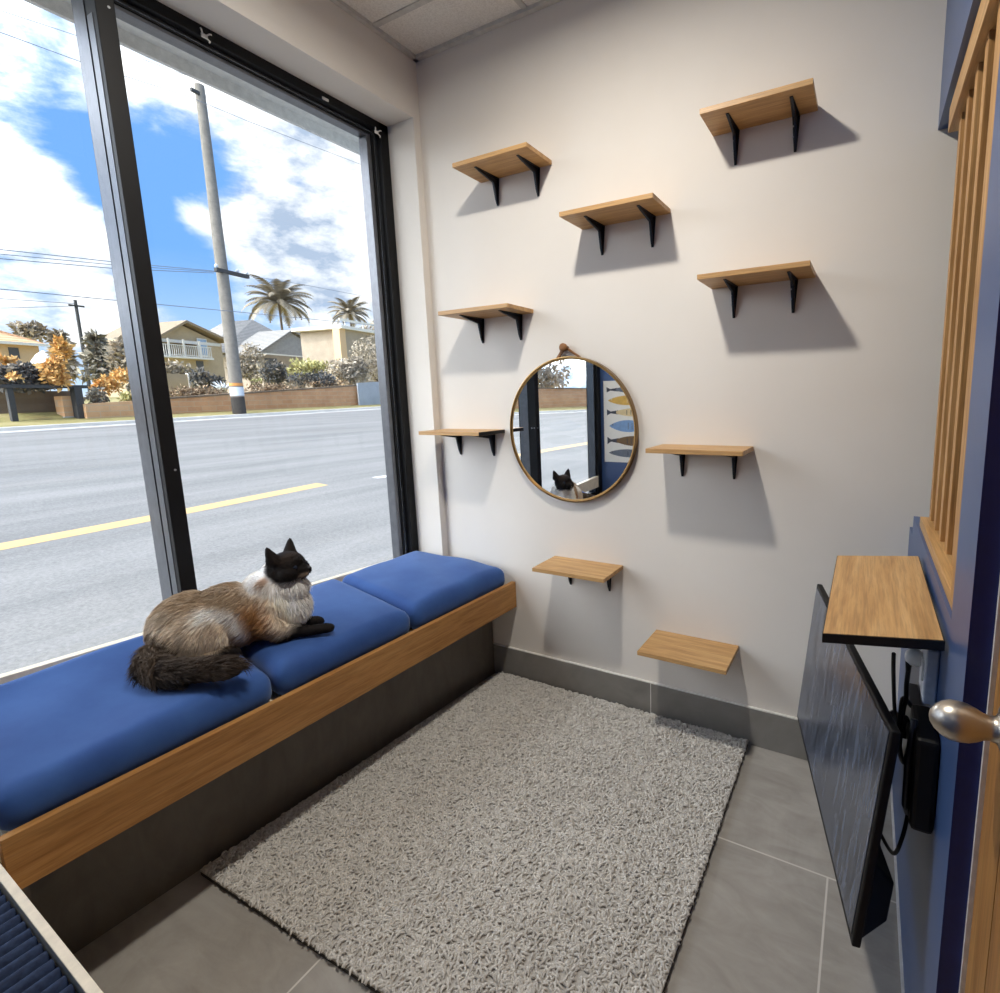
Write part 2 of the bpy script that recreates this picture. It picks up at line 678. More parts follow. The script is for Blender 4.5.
# ------------------------------------------------------------------ window
win = bpy.data.objects.new('window_1', None)
COL.objects.link(win)
win.location = (-.2, -1.03, .5)
struct(win)
Y0, Y1 = -2.125, -.04      # frame outer limits
m = MB()
m.box(-.27, -.163, Y1 - .045, Y1 + .008, .46, ZH + .012)
m.box(-.27, -.163, Y0, Y0 + .06, .46, ZH + .012)
m.box(-.27, -.163, Y0, Y1, ZH - .036, ZH + .012)
m.box(-.27, -.2, Y0, Y1, .46, .54)
m.build('window_frame', M['frame_black'], win, bevel=.002)
m = MB()
m.box(-.25, -.186, Y1 - .066, Y1 - .045, .54, ZH - .050)
m.box(-.25, -.186, Y0 + .06, Y1 - .045, ZH - .050, ZH - .036)
m.box(-.25, -.186, Y0 + .06, Y0 + .082, .54, ZH - .050)
m.build('glazing_bead', M['frame_grey'], win, bevel=.002)
m = MB()
m.box(-.25, -.191, Y1 - .072, Y1 - .066, .54, ZH - .053)
m.box(-.25, -.191, Y0 + .082, Y1 - .066, ZH - .053, ZH - .050)
m.build('glazing_gasket', M['frame_line'], win)
m = MB()
m.box(-.25, -.198, Y1 - .094, Y1 - .072, .54, ZH - .064)
m.box(-.25, -.198, Y0 + .082, Y1 - .072, ZH - .064, ZH - .053)
m.build('glazing_bead', M['bead_light'], win, bevel=.002)
MB().box(-.26, -.12, -1.106, -1.060, .5, ZH - .02).build('mullion', M['frame_black'], win, bevel=.002)
m = MB().box(-.25, -.182, -1.1085, -1.106, .5, ZH - .06)
m.box(-.25, -.182, -1.060, -1.0575, .5, ZH - .06)
m.box(-.174, -.142, -1.1075, -1.106, .5, ZH - .14)
m.build('mullion_bead', M['bead_light'], win)
for z in (1.16, 2.5):
    for x in (-.135, -.155):
        MB().lathe((x, -1.0595, z), (0, 1, 0), [(0, .004), (.001, .004)], 12).build('screw', M['screw'], win)
    MB().lathe((-.1195, -1.075, z), (1, 0, 0), [(0, .0035), (.001, .0035)], 12).build('screw', M['screw'], win)
MB().box(-.226, -.222, -1.06, -.085, .5, ZH - .04).build('pane', M['glass'], win)
MB().box(-.226, -.222, -2.07, -1.106, .5, ZH - .04).build('pane', M['glass'], win)

# small white hooks stuck to the frame
def hook(y, z, k, label, x=-.158):
    t = thing('cable_clip', label, 'clip', (x, y, z), 'white clips on the window frame')
    MB().box(x - .005, x, y - .012 * k, y + .012 * k, z - .008 * k, z + .008 * k).build('base', M['white_plastic'], t, bevel=.002)
    m = MB()
    m.tube([(x, y - .008 * k, z + .006 * k), (x + .008, y - .016 * k, z + .014 * k), (x + .012, y - .02 * k, z + .012 * k)], .003 * k, 6)
    m.tube([(x, y + .006 * k, z - .006 * k), (x + .008, y + .012 * k, z - .018 * k), (x + .012, y + .006 * k, z - .026 * k)], .003 * k, 6)
    m.tube([(x, y + .006 * k, z + .004 * k), (x + .008, y + .014 * k, z + .01 * k), (x + .01, y + .02 * k, z + .01 * k)], .003 * k, 6)
    m.build('hook', M['white_plastic'], t, smooth=True)

hook(-.80, 2.585, .85, 'small white hooked clip stuck on the black window head beside the mullion')
hook(-.108, 2.566, .85, 'small white hooked clip at the top corner of the black window frame')
t = MB().box(-.162, -.156, -.372, -.345, 2.585, 2.594).build('label_tab', M['white_plastic'], None, bevel=.001)
tag(t, 'tiny white strip on the black window head between the two hooked clips', 'tab')

# awning strip outside, over the window
aw = thing('awning', 'pale grey awning edge hanging outside over the top of the window', 'awning', (-.8, -1.2, 2.71))
MB().box(-.95, -.27, -3.2, .48, 2.90, 2.93).build('canopy', M['awning_grey'], aw)
MB().box(-.95, -.93, -3.2, .48, 2.845, 2.93).build('fascia', M['awning_grey'], aw)
MB().box(-.93, -.27, .46, .48, 2.87, 2.93).build('end_cap', M['awning_grey'], aw)

# ------------------------------------------------------------------ door at the room's edge
dr = bpy.data.objects.new('door_1', None)
COL.objects.link(dr)
dr.location = (W + .05, -1.5, 0)
struct(dr)
XD = W + .034
m = MB()
ys = [-1.0905, -1.19, -1.29, -1.39, -1.49, -1.59, -1.69, -1.79, -1.89, -1.99]
for a, b in zip(ys[:-1], ys[1:]):
    m.box(XD, XD + .04, b + .003, a, .012, 2.05)
    m.box(XD + .006, XD + .04, b, b + .003, .012, 2.05)
m.build('door_leaf', M['oak_door'], dr)
MB().box(XD - .006, XD + .012, -1.0905, -1.083, 0, 2.06).build('seal_strip', M['white_trim'], dr)
kc = (XD, -1.163, .938)
m = MB().lathe(kc, (-1, 0, 0), [(0, .03), (.004, .031), (.006, .024), (.010, .0165), (.018, .0155), (.024, .0168), (.031, .0205),
                               (.040, .0240), (.050, .0256), (.060, .0250), (.069, .0215), (.077, .0150), (.082, .007), (.083, .002)], 40)
m.build('door_knob', M['satin'], dr, smooth=True)

# ------------------------------------------------------------------ timber slat screen in the opening
sc_ = thing('slat_screen', 'oak screen of upright slats set in the opening of the navy wall', 'screen', (W + .05, -.55, .985))
xs0, xs1 = W + .006, W + .085
MB().box(xs0, xs1, -.93, -.235, .985, 1.012).build('sill_rail', M['oak_y'], sc_, bevel=.001)
MB().box(xs0 + .004, xs1, -.93, -.175, 2.035, 2.095).build('head_beam', M['oak_y'], sc_, bevel=.001)
MB().box(W + .002, xs1, -.93, -.885, 1.012, 2.035).build('end_post', M['oak_z'], sc_, bevel=.001)
for y in (-.25, -.36, -.47, -.58, -.69, -.80):
    MB().box(W + .026, W + .047, y - .034, y, 1.012, 2.035).build('slat', M['oak_z'], sc_, bevel=.001)

# ------------------------------------------------------------------ floating shelves (cat steps)
SL, SD, ST = .3513, .1842, .0165


def make_shelf():
    t = thing('floating_shelf', '', 'shelf', (0, 0, 0), 'oak cat steps on the back wall')
    MB().box(0, SL, -SD, -.0005, -ST, 0).build('board', M['oak_x'], t, bevel=.001)
    for bx in (.083, SL - .067):
        m = MB()
        # upright plate tapering downwards, arm tapering outwards, and the folded web between them
        zt = -ST
        m.prism([(bx - .013, -.001, zt), (bx + .013, -.001, zt), (bx + .0045, -.001, zt - .108), (bx - .0045, -.001, zt - .108)], (0, -.003, 0))
        m.prism([(bx - .013, -.002, zt), (bx + .013, -.002, zt), (bx + .005, -.145, zt), (bx - .005, -.145, zt)], (0, 0, -.003))
        m.prism([(bx - .004, -.003, zt - .002), (bx - .004, -.140, zt - .003), (bx - .004, -.120, zt - .009), (bx - .004, -.030, zt - .024),
                 (bx - .004, -.015, zt - .085), (bx - .004, -.006, zt - .104)], (.008, 0, 0))
        b = m.build('bracket', M['black_metal'], t, bevel=.0008)
        for dz in (.03, .062):
            MB().lathe((bx - .0085, -.0035, zt - dz), (0, -1, 0), [(0, .0028), (.002, .0024)], 10).build('screw', M['screw'], b)
    return t


shelves = [
    (1.348, 2.264, .954, .905, 'oak wall shelf highest of all, near the slat screen and the ceiling'),
    (.331, 2.309, 1.03, .971, 'oak wall shelf high up by the top corner of the window'),
    (.826, 2.040, 1.046, .979, 'oak wall shelf in the upper middle, straight above the round mirror'),
    (.211, 1.741, 1.044, 1.011, 'oak wall shelf just above the mirror on its window side'),
    (.044, 1.225, 1.0, .998, 'oak wall shelf with a black end, touching level with the mirror beside the window pier'),
    (1.349, 1.757, .988, .999, 'oak wall shelf second highest on the side near the slat screen, wide shadow below'),
    (1.161, 1.176, .991, .983, 'oak wall shelf beside the round mirror at its centre height, away from the window'),
    (.644, .656, .966, 1.0, 'low oak wall shelf under the mirror, beside the end of the blue bench'),
    (1.132, .398, .970, 1.127, 'lowest oak wall shelf, just above the grey skirting and the rug'),
]
proto = make_shelf()
for i, (x, z, l, d, lab) in enumerate(shelves):
    o = proto if i == 0 else copy_tree(proto)
    o.location = (x, 0, z)
    o.scale = (l, d, 1)
    o['label'] = lab
    if i == 4:
        MB().box(x + SL * l - .0005, x + SL * l + .001, -SD * d + .001, -.001, z - ST + .0005, z - .0005).build('black_end_band', M['black_edge'], o)

# ------------------------------------------------------------------ round mirror
MC = Vector((.752, 0, 1.225))
MR = .3085
t = thing('round_mirror', 'round wall mirror with thin brass rim and leather hanger, below the middle shelf', 'mirror', (MC.x, 0, MC.z))
m = MB()
SEG = 96
prof = [(-.001, MR - .012), (-.001, MR), (-.026, MR), (-.0265, MR - .004), (-.020, MR - .0045), (-.019, MR - .012)]
vs, fs = [], []
for k in range(SEG):
    a = 2 * math.pi * k / SEG
    for y, r in prof:
        vs.append((MC.x + r * math.cos(a), y, MC.z + r * math.sin(a)))
n = len(prof)
for k in range(SEG):
    for j in range(n):
        fs.append((k * n + j, k * n + (j + 1) % n, ((k + 1) % SEG) * n + (j + 1) % n, ((k + 1) % SEG) * n + j))
m.add(vs, fs)
m.build('rim', M['brass'], t, smooth='auto')
MB().lathe((MC.x, -.004, MC.z), (0, -1, 0), [(0, MR - .0055), (.014, MR - .0055)], SEG).build('mirror_glass', M['mirror'], t)
m = MB()
for sx in (-1, 1):
    a = (MC.x + sx * .052, -.014, MC.z + MR - .004)
    b = (MC.x - .014 + sx * .006, -.020, MC.z + MR + .034)
    m.hexa([(a[0] - .008, -.008, a[2]), (a[0] + .008, -.008, a[2]), (a[0] + .008, -.016, a[2]), (a[0] - .008, -.016, a[2])],
           [(b[0] - .010, -.010, b[2]), (b[0] + .010, -.010, b[2]), (b[0] + .010, -.018, b[2]), (b[0] - .010, -.018, b[2])])
m.build('hanging_strap', M['leather'], t, bevel=.002)
m = MB().lathe((MC.x - .014, 0, MC.z + MR + .036), (0, -1, 0), [(0, .010), (.020, .010), (.024, .017), (.034, .018), (.040, .012), (.041, .002)], 24)
m.build('peg', M['leather'], t, smooth=True)

# ------------------------------------------------------------------ window bench
def bx_front(y):     # front face of the rail (it runs slightly askew)
    return .42 + (y + .0) * (.42 - .349) / 1.66


t = thing('window_bench', 'long low bench under the window with oak front rail and dark tiled kickboard', 'bench', (.15, -.85, 0))
ya, yb = -.004, -1.668
m = MB()
fa, fb = bx_front(ya), bx_front(yb)
zb, zt = .374, .5
m.hexa([(fa - .022, ya, zb), (fa, ya, zb), (fb, yb, zb), (fb - .022, yb, zb)],
       [(fa - .022, ya, zt), (fa, ya, zt), (fb, yb, zt), (fb - .022, yb, zt)])
m.build('front_rail', M['oak_rail'], t, bevel=.0015)
m = MB().hexa([(-.168, ya, .44), (fa - .023, ya, .44), (fb - .023, yb, .44), (-.168, yb, .44)],
              [(-.168, ya, .468), (fa - .023, ya, .468), (fb - .023, yb, .468), (-.168, yb, .468)])
m.build('seat_board', M['cream_wood'], t)
m = MB().hexa([(.24, -.013, .001), (.272, -.013, .001), (.146, yb, .001), (.116, yb, .001)],
              [(.24, -.013, .44), (.272, -.013, .44), (.146, yb, .44), (.116, yb, .44)])
m.build('kickboard', M['kick'], t)
m = MB().box(-.16, fb - .024, yb, yb + .03, .001, .44)
m.build('end_panel', M['kick'], t)


def cushion(corners, z0, z1, label, seed, puff=.02, tilt=.034, ex=.8):
    """rounded cushion, corners = (back-near, front-near, front-far, back-far) in plan"""
    r = .042
    bn, fn, ff, bf = (np.array(c, float) for c in corners)
    hx = .5 * np.linalg.norm(fn - bn)
    hy = .5 * np.linalg.norm(ff - fn)
    hz = .5 * (z1 - z0)
    nx, ny, nz = 40, 40, 8
    verts, faces, idx = [], [], {}

    def vid(i, j, k):
        key = (i, j, k)
        if key not in idx:
            idx[key] = len(verts)
            verts.append((-1 + 2 * i / nx, -1 + 2 * j / ny, -1 + 2 * k / nz))
        return idx[key]
    for i in range(nx):
        for j in range(ny):
            faces.append((vid(i, j, nz), vid(i + 1, j, nz), vid(i + 1, j + 1, nz), vid(i, j + 1, nz)))
            faces.append((vid(i, j + 1, 0), vid(i + 1, j + 1, 0), vid(i + 1, j, 0), vid(i, j, 0)))
    for i in range(nx):
        for k in range(nz):
            faces.append((vid(i, 0, k), vid(i + 1, 0, k), vid(i + 1, 0, k + 1), vid(i, 0, k + 1)))
            faces.append((vid(i, ny, k + 1), vid(i + 1, ny, k + 1), vid(i + 1, ny, k), vid(i, ny, k)))
    for j in range(ny):
        for k in range(nz):
            faces.append((vid(0, j, k + 1), vid(0, j + 1, k + 1), vid(0, j + 1, k), vid(0, j, k)))
            faces.append((vid(nx, j, k), vid(nx, j + 1, k), vid(nx, j + 1, k + 1), vid(nx, j, k + 1)))
    p = np.array(verts)
    # denser towards the borders so the rounding is smooth
    p = np.sign(p) * (1 - (1 - np.abs(p)) ** 1.45)
    q = p * np.array([hx, hy, hz])
    inner = np.clip(q, [-hx + r, -hy + r, -hz + r], [hx - r, hy - r, hz - r])
    d = q - inner
    nrm = np.linalg.norm(d, axis=1, keepdims=True)
    q = np.where(nrm > 1e-9, inner + d / np.maximum(nrm, 1e-9) * np.minimum(nrm, r), q)
    u, v_ = q[:, 0] / hx, q[:, 1] / hy
    crown = (1 - u ** 2).clip(0) ** .6 * (1 - v_ ** 2).clip(0) ** .6
    rg = np.random.default_rng(seed)
    wr = sum(np.sin(rg.uniform(2, 7) * u + rg.uniform(2, 7) * v_ + rg.uniform(0, 6)) for _ in range(5)) * .0012
    z = q[:, 2] + hz + z0
    z = z + np.where(q[:, 2] > 0, crown * puff + wr * (np.abs(q[:, 2]) / hz), 0)
    z = z + (q[:, 2] / hz + 1) * .5 * tilt * (1 - (u + 1) / 2) ** ex
    side = (1 - (q[:, 2] / hz) ** 2).clip(0) * .004
    su = 1 + side / hx * (np.abs(u) > .9)
    sv = 1 + side * .3 / hy * (np.abs(v_) > .9)
    uu, vv = (u * su + 1) / 2, (v_ * sv + 1) / 2
    xy = (bn[None] * ((1 - uu) * (1 - vv))[:, None] + fn[None] * (uu * (1 - vv))[:, None] +
          ff[None] * (uu * vv)[:, None] + bf[None] * ((1 - uu) * vv)[:, None])
    o = np_mesh('bench_cushion', np.concatenate([xy, z[:, None]], 1), np.array(faces), M['blue'], smooth=True)
    loop = []
    for k in range(97):
        a = 2 * math.pi * k / 96
        ca, sa = math.cos(a), math.sin(a)
        # rounded rectangle outline
        e = 14
        q = (abs(ca) ** e + abs(sa) ** e) ** (-1 / e)
        uu_, vv_ = (ca * q * (1 + .001 / hx) + 1) / 2, (sa * q * (1 + .0005 / hy) + 1) / 2
        pxy = bn * (1 - uu_) * (1 - vv_) + fn * uu_ * (1 - vv_) + ff * uu_ * vv_ + bf * (1 - uu_) * vv_
        loop.append((pxy[0], pxy[1], z0 + hz + .5 * tilt * max(0, 1 - uu_) ** ex))
    MB().tube(loop, .0022, 6, False).build('piping', M['blue'], o, smooth=True)
    return tag(o, label, 'cushion', 'blue cushions on the window bench')


cushion([(-.160, -.515), (.364, -.577), (.388, -.022), (-.160, -.070)], .4695, .578, 'blue seat cushion at the back wall end of the bench, empty', 1, .014)
cushion([(-.160, -1.010), (.342, -1.092), (.363, -.583), (-.160, -.523)], .4695, .578, 'middle blue seat cushion under the cat\'s front paws', 2, .012, .042, 1.2)
cushion([(-.160, -1.660), (.319, -1.660), (.341, -1.100), (-.160, -1.018)], .4695, .578, 'long blue seat cushion at the near end of the bench, under the cat\'s tail', 3, .014, .086, 3.2)

# ------------------------------------------------------------------ second low bench with ribbed top
t = thing('ribbed_bench', 'low bench with navy ribbed top and cream edge strip, against the near wall', 'bench', (.7, -1.9, 0))
m = MB().hexa([(-.15, -1.672, .05), (1.15, -1.705, .05), (1.15, -1.718, .05), (-.15, -1.685, .05)],
              [(-.15, -1.672, .502), (1.15, -1.705, .502), (1.15, -1.718, .502), (-.15, -1.685, .502)])
m.build('edge_strip', M['cream_wood'], t, bevel=.001)
m = MB().hexa([(-.15, -1.687, .05), (1.15, -1.72, .05), (1.15, YN + .002, .05), (-.15, YN + .002, .05)],
              [(-.15, -1.687, .47), (1.15, -1.72, .47), (1.15, YN + .002, .47), (-.15, YN + .002, .47)])
m.build('base', M['cream_wood'], t)
nr = 96
xs = np.linspace(-.15, 1.15, nr * 8 + 1)
zz = .474 + .018 * np.abs(np.sin((xs + .15) / 1.3 * math.pi * nr * .52)) ** .7
yf = -1.688 - (xs + .15) / 1.3 * .033
vs = np.concatenate([np.stack([xs, yf, zz], 1), np.stack([xs, np.full_like(xs, YN + .003), zz], 1)])
k = len(xs)
fs = np.stack([np.arange(k - 1), np.arange(1, k), np.arange(1, k) + k, np.arange(k - 1) + k], 1)
np_mesh('ribbed_top', vs, fs, M['ribbed'], t, smooth=True)

# ------------------------------------------------------------------ shag rug
RC = [(.197, -1.292), (1.518, -1.262), (1.520, -.02), (.314, -.02)]   # near-left, near-right, far-right, far-left
rug = thing('shag_rug', 'pale grey shaggy rug on the tiled floor beside the bench', 'rug', (.86, -.65, 0))
m = MB().hexa([(x, y, .0005) for x, y in RC], [(x, y, .012) for x, y in RC])
m.build('backing', M['rug_back'], rug)
m = MB().hexa([(x, y, .0121) for x, y in RC], [(x, y, .0185) for x, y in RC])
m.build('pile_base', M['rug_base'], rug)


def rug_pile():
    N = 30000
    seg, sides = 4, 5
    u, v = RNG.random(N), RNG.random(N)
    a, b, c, d = (np.array(q) for q in RC)
    P = (a * ((1 - u) * (1 - v))[:, None] + b * (u * (1 - v))[:, None] + c * (u * v)[:, None] + d * ((1 - u) * v)[:, None])
    ang = RNG.uniform(0, 2 * np.pi, N)
    L = RNG.uniform(.013, .024, N)
    lift = RNG.uniform(.006, .012, N)
    curl = RNG.uniform(-1.9, 1.9, N)
    R = RNG.uniform(.0027, .0038, N)
    s_ = np.linspace(0, 1, seg)
    pts = np.zeros((N, seg, 3))
    h = ang.copy()
    x, y = P[:, 0] - np.cos(ang) * L / 2, P[:, 1] - np.sin(ang) * L / 2
    # keep tufts from spreading past the rug border
    xl = .197 + (P[:, 1] + 1.292) / 1.272 * .117
    x = np.clip(x, xl + .002, 1.519)
    y = np.clip(y, -1.288, -.022)
    for k in range(seg):
        pts[:, k, 0], pts[:, k, 1] = x, y
        pts[:, k, 2] = .0145 + lift * np.sin(np.pi * (0.15 + .75 * s_[k]))
        x = np.clip(x + np.cos(h) * L / (seg - 1), xl - .003, 1.522)
        y = np.clip(y + np.sin(h) * L / (seg - 1), -1.291, -.020)
        h = h + curl / (seg - 1)
    tg = np.gradient(pts, axis=1)
    tg /= np.linalg.norm(tg, axis=2, keepdims=True) + 1e-9
    up = np.array([0, 0, 1.])
    sd = np.cross(tg, up)
    sd /= np.linalg.norm(sd, axis=2, keepdims=True) + 1e-9
    nn = np.cross(sd, tg)
    rad = R[:, None] * np.array([.6, 1, 1, .55])[None]
    th = np.arange(sides) / sides * 2 * np.pi
    ring = (pts[:, :, None, :] + rad[:, :, None, None] * (sd[:, :, None, :] * np.cos(th)[None, None, :, None] + nn[:, :, None, :] * np.sin(th)[None, None, :, None]))
    verts = ring.reshape(-1, 3)
    base = np.arange(N)[:, None, None] * seg * sides
    i = np.arange(seg - 1)[None, :, None] * sides
    j = np.arange(sides)[None, None, :]
    j2 = (j + 1) % sides
    faces = np.stack([base + i + j, base + i + j2, base + i + sides + j2, base + i + sides + j], -1).reshape(-1, 4)
    tone = np.repeat(RNG.random(N), seg * sides)
    o = np_mesh('pile', verts, faces, M['pile'], rug, {'tone': tone}, smooth=True)
    o['kind'] = 'stuff'


rug_pile()

# ------------------------------------------------------------------ television
A_, B_, C_, D_ = (np.array(q) for q in ((1.768, -.259, .778), (1.726, -.269, .327), (1.903, -.975, .326), (1.945, -.965, .777)))
uu = (A_ - D_) / np.linalg.norm(A_ - D_)
vv = D_ - C_
vv = vv - uu * np.dot(vv, uu)
vv /= np.linalg.norm(vv)
nn = np.cross(uu, vv)
if nn[0] > 0:
    nn = -nn
TW, TH = .728, .453
ctr = (A_ + B_ + C_ + D_) / 4 + nn * .010 + vv * .004
t = thing('television', 'slim black flat television angled out from the navy wall below the fold-down table', 'television', tuple(ctr))
m = MB().obox(ctr - nn * .008, uu, vv, nn, TW / 2, TH / 2, .008)
m.build('bezel', M['black_plastic'], t, bevel=.003)
m = MB().obox(ctr + vv * .003 + nn * .0004, uu, vv, nn, TW / 2 - .011, TH / 2 - .013, .0008)
m.build('screen', M['screen'], t)
m = MB()
b0 = [ctr - nn * .016 + a * uu * TW * .49 + b * vv * TH for a, b in ((-1, -.475), (1, -.475), (1, -.10), (-1, -.10))]
b1 = [ctr - nn * .060 + a * uu * TW * .47 + b * vv * TH for a, b in ((-1, -.385), (1, -.385), (1, -.20), (-1, -.20))]
m.hexa(b0, b1)
m.build('rear_housing', M['black_plastic'], t, bevel=.004)
m = MB()
pc = ctr - nn * .05 + vv * -.02
m.obox(pc - nn * .006, uu, vv, nn, .1, .08, .006)
m.tube([pc - nn * .01, np.array([1.975, -.52, .56]), np.array([1.99, -.60, .56])], .014, 8)
m.box(1.99, W - .001, -.66, -.54, .46, .66)
m.build('mount_arm', M['black_metal'], t)

# ------------------------------------------------------------------ fold-down table
t = thing('wall_table', 'small oak-topped table with black edges fixed to the navy wall', 'table', (W, -.69, .94))
tb = [(2.006, -.42), (2.006, -.932), (1.817, -.955), (1.817, -.447)]
tz = [.948, .948, .934, .934]
m = MB().hexa([(x, y, z - .018) for (x, y), z in zip(tb, tz)], [(x, y, z - .0012) for (x, y), z in zip(tb, tz)])
m.build('table_core', M['black_edge'], t)
ins = .0015
tb2 = [(2.0035, -.422), (2.0035, -.930), (1.8185, -.9535), (1.8185, -.449)]
m = MB().hexa([(x, y, z - .0012) for (x, y), z in zip(tb2, tz)], [(x, y, z) for (x, y), z in zip(tb2, tz)])
m.build('table_top', M['oak_y'], t)
for y in (-.50,):
    m = MB()
    m.box(W - .006, W - .0005, y - .012, y + .012, .81, .925)
    m.prism([(W - .006, y - .003, .925), (W - .12, y - .003, .917), (W - .12, y - .003, .910), (W - .012, y - .003, .83), (W - .006, y - .003, .82)], (0, .006, 0))
    m.build('bracket', M['black_metal'], t)

# ------------------------------------------------------------------ outlet, plug, cables, adapters
t = thing('power_outlet', 'grey double power outlet box on the navy wall under the table', 'outlet', (W, -.80, .84))
MB().box(W - .022, W - .0005, -.848, -.762, .780, .890).build('faceplate', M['grey_plastic'], t, bevel=.003)
MB().box(W - .026, W - .022, -.836, -.815, .82, .86).build('switch_plate', M['white_plastic'], t, bevel=.001)
t = thing('power_plug', 'pale round plug in the outlet under the table', 'plug', (W - .04, -.765, .875))
m = MB().lathe((W - .0225, -.800, .848), (-1, 0, 0), [(0, .013), (.006, .017), (.02, .016), (.028, .010), (.03, .002)], 20)
m.build('plug_body', M['white_plastic'], t, smooth=True)
m = MB().lathe((W - .045, -.800, .848), (0, -.2, -1), [(0, .006), (.012, .006), (.03, .0045)], 12)
m.build('strain_relief', M['black_plastic'], t, smooth=True)


CAB1 = [(1.932, -.938, .912), (1.934, -.925, .875), (1.942, -.87, .79), (1.950, -.815, .72), (1.955, -.76, .67)]


def cable(pts, r, label, group='black cables behind the television'):
    # smooth the polyline
    p = [np.array(q, float) for q in pts]
    out = []
    for i in range(len(p) - 1):
        p0, p1, p2, p3 = p[max(i - 1, 0)], p[i], p[i + 1], p[min(i + 2, len(p) - 1)]
        for s_ in np.linspace(0, 1, 9)[:-1]:
            out.append(.5 * ((2 * p1) + (-p0 + p2) * s_ + (2 * p0 - 5 * p1 + 4 * p2 - p3) * s_ ** 2 + (-p0 + 3 * p1 - 3 * p2 + p3) * s_ ** 3))
    out.append(p[-1])
    o = MB().tube(out, r, 8).build('cable', M['black_plastic'], None, smooth=True)
    return tag(o, label, 'cable', group)


cable([(1.967, -.806, .820), (1.966, -.805, .79), (1.968, -.79, .75), (1.966, -.77, .71), (1.966, -.75, .62)], .0045,
      'black cable running down from the plug to the dark bundle')
cable(CAB1, .0035,
      'thin black cable hanging straight down from under the table')
cable([(1.99, -.72, .60), (1.99, -.75, .545), (1.986, -.79, .50), (1.976, -.815, .455), (1.965, -.80, .405), (1.945, -.75, .395), (1.925, -.72, .42)], .004,
      'black cable looping low between the television and the navy wall')
cable([(1.985, -.72, .70), (1.966, -.76, .735), (1.960, -.80, .71), (1.962, -.805, .65), (1.975, -.77, .60), (1.985, -.74, .64), (1.972, -.77, .70), (1.964, -.81, .69)], .005,
      'coiled black cable bunched behind the television\'s upper corner')
t = thing('power_strip', 'black power strip hanging behind the television against the navy wall', 'power strip', (1.99, -.87, .5))
MB().box(1.974, W - .001, -.945, -.82, .585, .765).build('strip_body', M['black_plastic'], t, bevel=.008)
m = MB()
m.tube([(1.974, -.90, .775), (1.968, -.91, .70), (1.969, -.90, .60), (1.976, -.88, .57)], .006, 8)
m.build('tie', M['black_metal'], t, smooth=True)

# ------------------------------------------------------------------ fish print on the near wall (seen in the mirror)
px0, px1, pz0, pz1 = -.135, .375, .80, 1.49
t = thing('fish_poster', 'white poster of stacked fish hanging on the blue wall reflected in the mirror', 'poster', (px0, YN, pz0))
MB().box(px0, px1, YN + .0005, YN + .006, pz0, pz1).build('sheet', M['paper'], t)
ypl = YN + .0062


def fish(x0, x1, z, h, mt, mt2, tail_first=True):
    m = MB()
    L = x1 - x0
    top, bot = [], []
    for i in range(15):
        s_ = i / 14
        w_ = h * (math.sin(math.pi * min(1, s_ * .94 + .06)) ** .75)
        xx = x0 + L * (.2 + .8 * s_) if tail_first else x0 + L * (.8 * (1 - s_))
        top.append((xx, ypl, z + w_))
        bot.append((xx, ypl, z - w_))
    m.prism(top + bot[::-1], (0, .0006, 0))
    f = m.build('fish_print', mt, t)
    tx = x0 if tail_first else x1
    sg = 1 if tail_first else -1
    m = MB()
    m.prism([(tx, ypl, z + h * .75), (tx + sg * L * .08, ypl, z + h * .22), (tx + sg * L * .24, ypl, z + .5 * h), (tx + sg * L * .27, ypl, z),
             (tx + sg * L * .24, ypl, z - .5 * h), (tx + sg * L * .08, ypl, z - h * .22), (tx, ypl, z - h * .75)], (0, .0005, 0))
    m.build('tail', mt2, f)
    for k_ in range(5):
        cx = x0 + L * (.42 + .085 * k_)
        MB().box(cx, cx + .006, ypl + .0006, ypl + .001, z - h * .55, z + h * .55).build('stripe', mt2, f)
    ex = x0 + L * (.92 if tail_first else .08)
    MB().lathe((ex, ypl + .0006, z + h * .2), (0, 1, 0), [(0, .007), (.0004, .007)], 12).build('eye', mt2, f)


fish(-.105, .33, 1.415, .030, M['fish_grey'], M['fish_dark'])
fish(-.095, .33, 1.325, .040, M['fish_yellow'], M['fish_cream'], False)
fish(-.105, .33, 1.225, .034, M['fish_cream'], M['fish_dark'])
fish(-.085, .33, 1.110, .050, M['fish_blue'], M['fish_grey'], False)
fish(-.105, .33, .985, .042, M['fish_brown'], M['fish_dark'])
fish(-.095, .33, .880, .034, M['fish_grey'], M['fish_dark'], False)

# ------------------------------------------------------------------ ceiling downlight (out of view) and its light
LX, LY = 1.045, -1.05
t = thing('ceiling_downlight', 'round recessed downlight in the middle of the tiled ceiling', 'downlight', (LX, LY, H))
m = MB()
vs, fs = [], []
prof = [(H - .001, .085), (H - .006, .083), (H - .006, .066), (H - .001, .064)]
for k in range(48):
    a = 2 * math.pi * k / 48
    for z, r in prof:
        vs.append((LX + r * math.cos(a), LY + r * math.sin(a), z))
for k in range(48):
    for j in range(4):
        fs.append((k * 4 + j, k * 4 + (j + 1) % 4, ((k + 1) % 48) * 4 + (j + 1) % 4, ((k + 1) % 48) * 4 + j))
m.add(vs, fs)
m.build('trim_ring', M['white_trim'], t, smooth='auto')
s = NT('downlight_diffuser')
s.b.inputs['Emission Color'].default_value = (1, .93, .82, 1)
s.b.inputs['Emission Strength'].default_value = 6
MB().lathe((LX, LY, H - .002), (0, 0, -1), [(0, .063), (.001, .063)], 48).build('diffuser', s.m, t)
ld = bpy.data.lights.new('downlight_lamp', 'AREA')
ld.shape = 'DISK'
ld.size = .13
ld.energy = 21
ld.spread = math.radians(172)
ld.color = (1, .945, .86)
lo = bpy.data.objects.new('downlight_lamp', ld)
COL.objects.link(lo)
